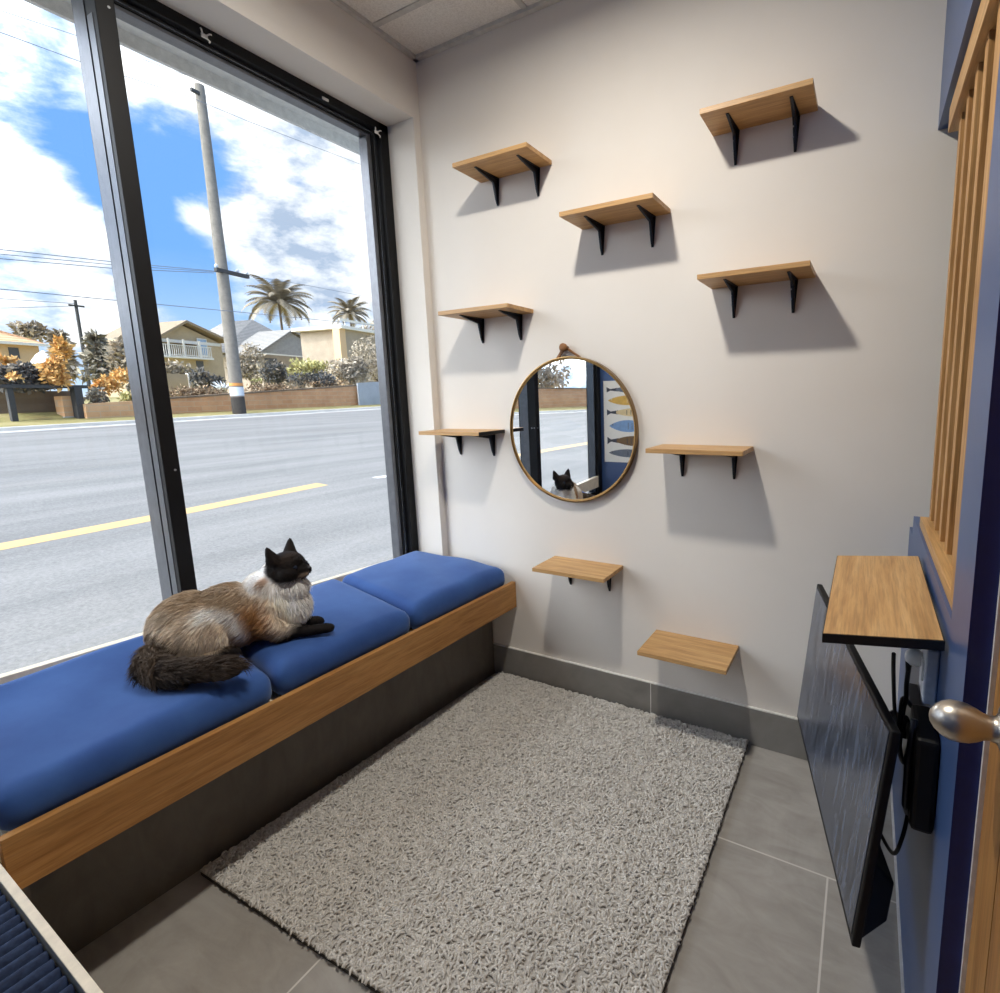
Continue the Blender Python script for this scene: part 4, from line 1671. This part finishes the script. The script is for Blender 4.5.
GS = 'shrubs along the brick walls'
GT = 'trees in the gardens across the road'
plant('tree', 'small distant taupe tree rising above the orange roof', 'tree', (14, 46, 321, 346), 58, M['leaf_taupe'], 500, .7, GT)
plant('hedge', 'dark hedge over the brown brick wall across the road', 'hedge', (-14, 74, 360, 395), 1.9, M['leaf_dark'], 2600, .16, None, 'flat', False)
plant('flowering_shrub', 'orange flowering creeper on top of the dark hedge, by the window\'s outer edge', 'shrub', (-10, 22, 355, 367), 2.5, M['leaf_orange'], 200, .15, 'orange flowering shrubs', trunk=False)
plant('flowering_shrub', 'small orange blossom spray hanging low in the dark hedge', 'shrub', (6, 24, 373, 383), 1.4, M['leaf_orange'], 70, .12, 'orange flowering shrubs', trunk=False)
plant('flowering_shrub', 'largest orange flowering shrub, spilling over the hedge end above the brick pier', 'shrub', (40, 74, 356, 391), 1.45, M['leaf_orange'], 700, .15, 'orange flowering shrubs', trunk=False)
plant('flowering_shrub', 'drooping orange blossom clump above the pale orange brick wall', 'shrub', (90, 119, 373, 397), 2.3, M['leaf_orange'], 420, .15, 'orange flowering shrubs', trunk=False)
plant('flowering_shrub', 'orange blossom branch beside the dark mullion, over the pale brick wall', 'shrub', (106, 139, 366, 384), 2.6, M['leaf_orange'], 320, .14, 'orange flowering shrubs', trunk=False)
plant('tree', 'orange-leaved pointed tree behind the hedge, near the thin distant pole', 'tree', (46, 77, 330, 374), 12, M['leaf_taupe'], 900, .35, GT, 'cone')
plant('tree', 'orange leafed lower tree in front of the pointed tree behind the hedge', 'tree', (53, 71, 338, 360), 9, M['leaf_orange'], 300, .26, GT)
plant('conifer', 'grey-green spruce behind the pale brick wall', 'tree', (74, 120, 332, 380), 10, M['leaf_grey'], 1500, .32, GT, 'cone')
plant('tree', 'broad taupe tree seen close beside the dark mullion', 'tree', (103, 150, 331, 388), 8, M['leaf_taupe'], 1500, .28, GT)
plant('shrub', 'grey low shrub behind the pale orange brick wall next to the post', 'shrub', (84, 110, 386, 408), 1.8, M['leaf_grey'], 380, .13, GS)
plant('shrub', 'yellow-green low plant on the pale orange brick wall', 'shrub', (116, 146, 391, 406), 1.8, M['leaf_yellow'], 320, .12, GS)
plant('shrub', 'dark shrub against the mullion over the pale brick wall', 'shrub', (126, 150, 376, 398), 2.2, M['leaf_grey'], 360, .14, GS)
plant('shrub', 'bare taupe shrub under the balcony of the gabled house', 'shrub', (158, 200, 355, 388), 9, M['leaf_taupe'], 1100, .22, GS)
plant('shrub', 'dark shrub between the gabled house and the pole', 'shrub', (186, 226, 369, 392), 4, M['leaf_dark'], 900, .17, GS)
plant('shrub', 'brown scrub along the wall top, mullion side of the pole', 'shrub', (150, 236, 386, 404), 2.25, M['leaf_brown'], 1100, .12, GS, 'flat', False)
plant('shrub', 'brown scrub along the wall top, just past the pole', 'shrub', (236, 304, 382, 399), 2.15, M['leaf_brown'], 900, .12, GS, 'flat', False)
plant('shrub', 'thin brown scrub along the wall top below the dark bushes', 'shrub', (296, 360, 378, 391), 2.25, M['leaf_brown'], 700, .11, GS, 'flat', False)
plant('shrub', 'tall taupe shrub immediately behind the tall pole', 'shrub', (224, 272, 343, 388), 9, M['leaf_taupe'], 1900, .2, GS)
plant('shrub', 'dark spreading shrub in front of the grey roofed house', 'shrub', (254, 296, 358, 392), 6.5, M['leaf_dark'], 1300, .18, GS)
plant('shrub', 'small yellow plant low beside the tall pole', 'shrub', (249, 263, 377, 386), 2.4, M['leaf_yellow'], 120, .1, GS)
plant('shrub', 'bright yellow-green topped bush in front of the grey roofed house', 'shrub', (282, 339, 358, 381), 4.4, M['leaf_yellow'], 1500, .16, GS)
plant('shrub', 'dark bush under the yellow-green foliage behind the brick wall', 'shrub', (286, 342, 371, 391), 2.6, M['leaf_dark'], 900, .16, GS)
plant('shrub', 'taupe bush between the yellow-green bush and the grey fence panel', 'shrub', (326, 368, 346, 391), 3.0, M['leaf_taupe'], 2000, .19, GS)
plant('tree', 'large grey-green tree above the grey fence panel, cut by the window frame', 'tree', (344, 404, 333, 392), 7, M['leaf_taupe'], 2600, .19, GT)
plant('tree', 'taupe tree behind the flat-roofed house by the window frame', 'tree', (356, 404, 318, 348), 52, M['leaf_taupe'], 700, .9, GT)
for i, (u0, w_, h_) in enumerate([(-8, 3, 2.6), (-17, 4, 3.4), (-27, 4, 3.0), (-40, 6, 4)]):
    PC[0] += 1
    rng = np.random.default_rng(PC[0])
    c = np.array(K(u0, 4, 1 + h_ / 2))
    t = thing('tree', 'grey garden tree across the road seen only in the mirror', 'tree', (c[0], c[1], .6), 'trees seen in the mirror')
    V, F, T_ = leaf_cloud(rng, np.zeros(3), np.array([w_ / 2, w_ / 2, h_ / 2]), 1100, .3)
    np_mesh('foliage', V + c, F, M['leaf_grey'] if i % 2 else M['leaf_taupe'], t, {'tone': T_})
    MB().tube([(c[0], c[1], .4), (c[0], c[1], c[2])], [.12, .05], 7).build('stem', M['trunk'], t)

# agave
uA, zA = uz(224, 389, 2.7)
t = thing('agave', 'pale spiky agave on the wall top beside the tall pole', 'plant', K(uA, 2.7, zA))
m = MB()
for k_ in range(15):
    a = 2 * math.pi * k_ / 15
    el_ = .5 + .5 * ((k_ * 7) % 5) / 5
    d = np.array([math.cos(a) * math.cos(el_), math.sin(a) * math.cos(el_), math.sin(el_)])
    b0 = np.array(K(uA, 2.7, zA - .05))
    m.tube([b0, b0 + d * .22, b0 + d * .48], [.03, .035, .004], 5)
m.build('leaves', M['sign_white'], t)


def palm(px, py, n, R, label):
    PC[0] += 1
    rng = np.random.default_rng(PC[0])
    c = np.array(KP(px, py, n))
    t = thing('palm_tree', label, 'palm', (c[0], c[1], 2), 'palm trees')
    MB().tube([(c[0] + .2, c[1], 1.5), (c[0], c[1] + .1, (c[2] + 1.5) / 2), (c[0], c[1], c[2] + .1)], [.32, .26, .22], 10).build('trunk', M['trunk'], t)
    Vs, Fs, Ts = [], [], []
    off = 0
    nf = 38
    for k_ in range(nf):
        a = k_ * 2.399963
        el0 = 1.35 - 1.5 * (k_ / nf)
        rad = R * rng.uniform(.85, 1.08)
        tone = rng.random()
        segs = 12
        p = c.copy()
        el_ = el0
        hv = np.array([math.cos(a), math.sin(a), 0])
        sd = np.array([-math.sin(a), math.cos(a), 0])
        for s_ in range(segs):
            d = hv * math.cos(el_) + np.array([0, 0, math.sin(el_)])
            q = p + d * rad / segs
            upv = np.cross(sd, d)
            ll = rad * .20 * math.sin(math.pi * min(1, (s_ + 1.5) / (segs + 1))) + .05
            for sgn in (-1, 1):
                for h_ in (0, .5):
                    r0 = p * (1 - h_) + q * h_
                    tip = r0 + sd * sgn * ll * .8 + d * ll * .6 - np.array([0, 0, 1.]) * ll * .35
                    wv = d * rad / segs * .62
                    Vs.append(np.stack([r0, r0 + wv, tip + wv * .2, tip]))
                    Fs.append(np.arange(4) + off)
                    Ts.append(np.full(4, np.clip(tone * .7 + .3 * rng.random(), 0, 1)))
                    off += 4
            p = q
            el_ -= (1.75 / segs) * (.5 + s_ / segs)
    np_mesh('fronds', np.concatenate(Vs), np.stack(Fs), M['palm'], t, {'tone': np.concatenate(Ts)})


palm(279, 303, 80, 8.0, 'taller palm tree rising behind the grey tiled roof')
palm(350, 314, 84, 6.2, 'second palm tree, behind the flat-roofed house by the window frame')


# ---- houses
def gable_roof(m, ul, ur, ua, zl, zr, za, n0, n1, th=.28):
    m.prism([K(ul, n0, zl), K(ua, n0, za), K(ua, n0, za + th), K(ul, n0, zl + th)], tuple((n1 - n0) * KN))
    m.prism([K(ua, n0, za), K(ur, n0, zr), K(ur, n0, zr + th), K(ua, n0, za + th)], tuple((n1 - n0) * KN))
    return m


N2 = 46
U2 = lambda px, py: uz(px, py, N2)
t = thing('house', 'cream two storey house with low gable roof and white balcony, behind the pole', 'house', K(U2(190, 390)[0], N2, 1.5))
ul, ur = U2(150, 342)[0], U2(221, 342)[0]
zE = U2(190, 341)[1]
zB = U2(190, 357.5)[1]
uo = U2(196, 345)[0]
m = MB()
kbox(m, ul, ur, N2, N2 + 9, .8, zB)
kbox(m, uo, ur, N2, N2 + 9, zB, zE)
kbox(m, ul, uo, N2 + 1.6, N2 + 9, zB, zE)
kprism(m, [(ul, zE), (ur, zE), (U2(182, 325)[0], U2(182, 325)[1])], N2 + .1, N2 + 9)
m.build('wall', M['cream_wall'], t)
a, b = U2(146, 343), U2(226, 343)
c_ = U2(182, 323)
gable_roof(MB(), a[0], b[0], c_[0], a[1], b[1], c_[1], N2 - .8, N2 + 9.5).build('roof', M['roof_brown'], t)
kbox(MB(), ul, ur - .2, N2 - .1, N2 + .05, zE - .35, zE).build('lintel', M['house_white'], t)
kbox(MB(), ul - .1, uo + 1.2, N2 - 1.0, N2 + 1.6, zB - .2, zB).build('balcony_floor', M['house_white'], t)
m = MB()
zr_ = U2(190, 346.5)[1]
kbox(m, ul, uo + 1.1, N2 - .95, N2 - .87, zr_ - .08, zr_)
kbox(m, ul, uo + 1.1, N2 - .95, N2 - .87, zB + .1, zB + .16)
k_ = ul
while k_ < uo + 1.1:
    kbox(m, k_, k_ + .05, N2 - .94, N2 - .88, zB, zr_)
    k_ += .22
m.build('balcony_rail', M['house_white'], t)
for px in (163, 178, 194):
    u = U2(px, 345)[0]
    kbox(MB(), u - .08, u + .08, N2 - .93, N2 - .8, zB, zE).build('balcony_post', M['house_white'], t)
u0, u1 = U2(198, 345)[0], U2(206, 345)[0]
fr_ = kbox(MB(), u0 - .1, u1 + .1, N2 - .06, N2, U2(200, 356)[1], U2(200, 338.5)[1] * 1.0).build('window', M['house_white'], t)
kbox(MB(), u0, u1, N2 - .09, N2 - .06, U2(200, 355)[1], U2(200, 339.5)[1]).build('pane', M['house_glass'], fr_)
u0, u1 = U2(167, 345)[0], U2(180, 345)[0]
fr_ = kbox(MB(), u0, u1, N2 + 1.5, N2 + 1.6, zB + .1, zE - .4).build('window', M['house_dark'], t)
u0, u1 = U2(197, 370)[0], U2(204, 370)[0]
kbox(MB(), u0, u1, N2 - .05, N2 + .05, 1.5, U2(200, 361)[1]).build('door', M['house_dark'], t)

N3 = 58
U3 = lambda px, py: uz(px, py, N3)
t = thing('house', 'house with broad grey tiled roof and boarded gable below the taller palm', 'house', K(U3(290, 370)[0], N3, 1.5))
zE = U3(295, 356)[1]
kbox(MB(), U3(262, 356)[0], U3(336, 356)[0], N3 + .3, N3 + 12, .8, zE).build('wall', M['taupe_wall'], t)
a, b, c_ = U3(256, 355.5), U3(338, 356), U3(291, 331.5)
kprism(MB(), [(a[0] + .3, zE), (b[0] - .3, zE), (c_[0], c_[1] - .1)], N3 + .25, N3 + 3).build('gable', M['boards'], t)
gable_roof(MB(), a[0], b[0], c_[0], a[1], b[1], c_[1], N3 - .4, N3 + 7, .35).build('roof', M['roof_grey'], t)
# main hipped roof behind the gable
P1, P2, P3, P4 = U3(244, 350), U3(350, 349), U3(302, 320), U3(276, 322)
nb = N3 + 5
dz = .7
base = [K(P1[0], nb, zE + .2), K(P2[0], nb, zE + .2), K(P2[0], nb + 12, zE + .2), K(P1[0], nb + 12, zE + .2)]
r1, r2 = K(P4[0], nb + 6, P4[1] + dz), K(P3[0], nb + 6, P3[1] + dz)
m = MB().add(base + [r1, r2], [(0, 1, 5, 4), (1, 2, 5), (2, 3, 4, 5), (3, 0, 4), (3, 2, 1, 0)])
m.build('roof', M['roof_grey'], t)
kbox(MB(), a[0], b[0], N3 - .5, N3 - .38, zE - .16, zE + .06).build('gutter', M['house_white'], t)
kbox(MB(), U3(266, 360)[0], U3(278, 360)[0], N3 + .22, N3 + .3, 1.5, U3(270, 358)[1]).build('window', M['house_dark'], t)

N4 = 40
U4 = lambda px, py: uz(px, py, N4)
t = thing('house', 'flat-roofed cream building with white fascia beside the window frame', 'house', K(U4(365, 350)[0], N4, 1.5))
kbox(MB(), U4(345, 340)[0], U4(420, 340)[0], N4, N4 + 8, .8, U4(365, 331)[1]).build('wall', M['taupe_wall'], t)
kbox(MB(), U4(338, 330)[0], U4(420, 330)[0], N4 - .6, N4 + 8.4, U4(365, 332.5)[1], U4(365, 329.5)[1]).build('fascia', M['house_white'], t)
kbox(MB(), U4(337, 330)[0], U4(420, 330)[0], N4 - .6, N4 - .45, U4(365, 325.5)[1], U4(365, 323.5)[1]).build('roof_rail', M['house_white'], t)
for px in (342, 360, 378):
    u = U4(px, 326)[0]
    kbox(MB(), u - .06, u + .06, N4 - .58, N4 - .47, U4(365, 330)[1], U4(365, 324)[1]).build('rail_post', M['house_white'], t)
kbox(MB(), U4(338, 330)[0], U4(344, 330)[0], N4 - .2, N4 + 1, .8, U4(340, 327.5)[1]).build('chimney', M['render_orange'], t)

N1 = 40
U1_ = lambda px, py: uz(px, py, N1)
t = thing('house', 'low house with orange tiled roof behind the hedge by the window\'s outer edge', 'house', K(U1_(20, 350)[0], N1, 1.5))
zE = U1_(20, 343)[1]
a, b = U1_(-30, 343)[0], U1_(44, 343)[0]
kbox(MB(), a + .4, b - .4, N1, N1 + 8, .8, zE).build('wall', M['render_orange'], t)
zr_ = U1_(20, 330)[1]
base = [K(a, N1 - .5, zE), K(b, N1 - .5, zE), K(b, N1 + 8.5, zE), K(a, N1 + 8.5, zE)]
m = MB().add(base + [K(a + 3, N1 + 4, zr_ + .5), K(b - 3, N1 + 4, zr_ + .5)], [(0, 1, 5, 4), (1, 2, 5), (2, 3, 4, 5), (3, 0, 4), (3, 2, 1, 0)])
m.build('roof', M['roof_orange'], t)
kbox(MB(), a, b, N1 - .6, N1 - .5, zE - .2, zE + .02).build('gutter', M['house_white'], t)
kbox(MB(), U1_(8, 348)[0], U1_(18, 348)[0], N1 - .05, N1 + .05, 2, zE - .4).build('window', M['house_dark'], t)

uP, zP = uz(43, 350, 17)
t = thing('garden_umbrella', 'pale canvas garden umbrella showing above the dark hedge', 'umbrella', K(uP, 17, 1.4))
zb_ = uz(43, 364, 17)[1]
rr_ = uz(60, 362, 17)[0] - uP
c_ = K(uP, 17, zP)
ring = [(c_[0] + math.cos(a) * rr_, c_[1] + math.sin(a) * rr_, zb_) for a in np.linspace(0, 2 * math.pi, 9)[:-1]]
mid = [(c_[0] + math.cos(a) * rr_ * .5, c_[1] + math.sin(a) * rr_ * .5, zb_ + (zP - zb_) * .66) for a in np.linspace(0, 2 * math.pi, 9)[:-1]]
m = MB().add(ring + mid + [c_], [(i, (i + 1) % 8, 8 + (i + 1) % 8, 8 + i) for i in range(8)] + [(8 + i, 8 + (i + 1) % 8, 16) for i in range(8)])
m.build('canopy', M['house_white'], t)
MB().tube([(c_[0], c_[1], 1.2), c_], .03, 8).build('pole', M['pole'], t)
uF, zF = uz(180, 388, 5)
t = thing('garden_fence', 'short cream fence panel under the gabled house', 'fence', K(uF, 5, 1.2))
kbox(MB(), uz(167, 380, 5)[0], uz(188, 380, 5)[0], 5, 5.06, 1.0, uz(178, 374, 5)[1]).build('board', M['cream_wall'], t)
kbox(MB(), uz(188, 380, 5)[0], uz(189, 380, 5)[0], 4.96, 5.1, 1.0, uz(178, 373, 5)[1]).build('post', M['house_white'], t)

# ------------------------------------------------------------------ sky, sun, settings
w = bpy.data.worlds.new('sky')
scn.world = w
w.use_nodes = True
nt = w.node_tree
nt.nodes.clear()


def wn(typ, **kw):
    nd = nt.nodes.new(typ)
    for k_, v_ in kw.items():
        if k_ in nd.inputs:
            nd.inputs[k_].default_value = v_
        else:
            setattr(nd, k_, v_)
    return nd


tc = wn('ShaderNodeTexCoord')
nrm = wn('ShaderNodeVectorMath', operation='NORMALIZE')
nt.links.new(tc.outputs['Generated'], nrm.inputs[0])
DIR = nrm.outputs[0]
sep = wn('ShaderNodeSeparateXYZ')
nt.links.new(DIR, sep.inputs[0])


def math_(op, a, b=None, clamp=False):
    nd = wn('ShaderNodeMath', operation=op)
    nd.use_clamp = clamp
    for i, q in enumerate((a, b)):
        if q is None:
            continue
        if isinstance(q, (int, float)):
            nd.inputs[i].default_value = q
        else:
            nt.links.new(q, nd.inputs[i])
    return nd.outputs[0]


mp = wn('ShaderNodeMapping')
mp.inputs['Scale'].default_value = (1, 1, 2.0)
mp.inputs['Location'].default_value = (1.3, .4, .2)
nt.links.new(DIR, mp.inputs[0])
ns = wn('ShaderNodeTexNoise', Scale=5.5, Detail=9.0, Roughness=.58, Distortion=.5)
nt.links.new(mp.outputs[0], ns.inputs['Vector'])
ns2 = wn('ShaderNodeTexNoise', Scale=11.0, Detail=7.0, Roughness=.6)
nt.links.new(mp.outputs[0], ns2.inputs['Vector'])
# where the cloud banks and the clear patches lie in this sky (directions, spread, amount)
BANKS = [((-.927, .292, .235), .0025, .42), ((-.916, .334, .221), .0010, .22), ((-.863, .30, .405), .004, .02), ((-.827, .39, .406), .003, .06),
         ((-.74, .532, .412), .006, .18), ((-.828, .495, .261), .0014, .30), ((-.792, .563, .236), .003, .42), ((-.731, .613, .299), .004, .34),
         ((-.788, .589, .179), .003, .26), ((-.859, .438, .265), .0005, .18), ((-.952, .28, .123), .004, .16), ((-.929, .351, .116), .002, .14),
         ((-.66, .70, .24), .012, .24), ((-.62, .62, .50), .02, .20), ((-.80, .20, .60), .03, .12), ((-.3, -.8, .3), .2, .14),
         ((-.879, .336, .339), .0016, -.22), ((-.894, .353, .277), .0010, -.22), ((-.86, .408, .307), .0012, -.26), ((-.827, .455, .33), .0009, -.20),
         ((-.893, .403, .201), .0014, -.30), ((-.884, .438, .165), .0008, -.24), ((-.935, .309, .175), .0006, -.14), ((-.77, .556, .311), .0012, -.10)]
fac = ns.outputs['Fac']
for d, spread, amt in BANKS:
    dv = Vector(d).normalized()
    dp = wn('ShaderNodeVectorMath', operation='DOT_PRODUCT')
    nt.links.new(DIR, dp.inputs[0])
    dp.inputs[1].default_value = dv
    g = math_('POWER', math_('MAXIMUM', dp.outputs['Value'], 0.001), 1.0 / spread)
    fac = math_('ADD', fac, math_('MULTIPLY', g, amt))
fac = math_('ADD', fac, math_('MULTIPLY', math_('SUBTRACT', ns2.outputs['Fac'], .5), .5))
cov = wn('ShaderNodeMapRange', interpolation_type='SMOOTHSTEP')
cov.inputs['From Min'].default_value = .42
cov.inputs['From Max'].default_value = .80
nt.links.new(fac, cov.inputs['Value'])
# clear-sky colour from horizon to zenith
rmp = wn('ShaderNodeValToRGB')
el = rmp.color_ramp.elements
el[0].position, el[0].color = 0.0, lin((186, 210, 236))
el[1].position, el[1].color = .7, lin((106, 154, 218))
e3 = el.new(.22)
e3.color = lin((108, 160, 224))
nt.links.new(sep.outputs['Z'], rmp.inputs['Fac'])
# cloud colour: bright tops, blue-grey undersides
crm = wn('ShaderNodeValToRGB')
el = crm.color_ramp.elements
el[0].position, el[0].color = .36, lin((160, 176, 200))
el[1].position, el[1].color = .58, (1.0, 1.0, 1.0, 1)
nt.links.new(ns2.outputs['Fac'], crm.inputs['Fac'])
mixc = wn('ShaderNodeMix', data_type='RGBA')
nt.links.new(cov.outputs[0], mixc.inputs[0])
nt.links.new(rmp.outputs[0], mixc.inputs[6])
gain = wn('ShaderNodeVectorMath', operation='SCALE')
# clouds brightened out of view on the sun's side, added to light the room
dfill = wn('ShaderNodeVectorMath', operation='DOT_PRODUCT')
nt.links.new(DIR, dfill.inputs[0])
dfill.inputs[1].default_value = Vector((-.30, -.70, .62)).normalized()
fill_glow = math_('POWER', math_('MAXIMUM', dfill.outputs['Value'], 0.001), 2.5)
nt.links.new(math_('ADD', math_('MULTIPLY', fill_glow, 15), 1.0), gain.inputs['Scale'])
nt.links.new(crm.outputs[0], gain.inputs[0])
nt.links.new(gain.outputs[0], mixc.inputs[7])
bg = wn('ShaderNodeBackground', Strength=1.0)
nt.links.new(mixc.outputs[2], bg.inputs['Color'])
wo = wn('ShaderNodeOutputWorld')
nt.links.new(bg.outputs[0], wo.inputs['Surface'])

sd_ = bpy.data.lights.new('sun', 'SUN')
sd_.energy = 1.3
sd_.angle = math.radians(2)
sd_.color = (1, .95, .87)
so = bpy.data.objects.new('sun', sd_)
COL.objects.link(so)
so.rotation_euler = Vector((-.17, .62, -.77)).to_track_quat('-Z', 'Y').to_euler()

scn.view_settings.view_transform = 'Standard'
scn.view_settings.look = 'None'
scn.view_settings.exposure = 0.58
scn.view_settings.gamma = 1.0
scn.view_settings.use_curve_mapping = False
scn.cycles.use_denoising = True
scn.cycles.max_bounces = 10
scn.cycles.diffuse_bounces = 5
scn.cycles.transparent_max_bounces = 16
scn.cycles.caustics_reflective = False
scn.cycles.caustics_refractive = False
scn.cycles.sample_clamp_indirect = 6
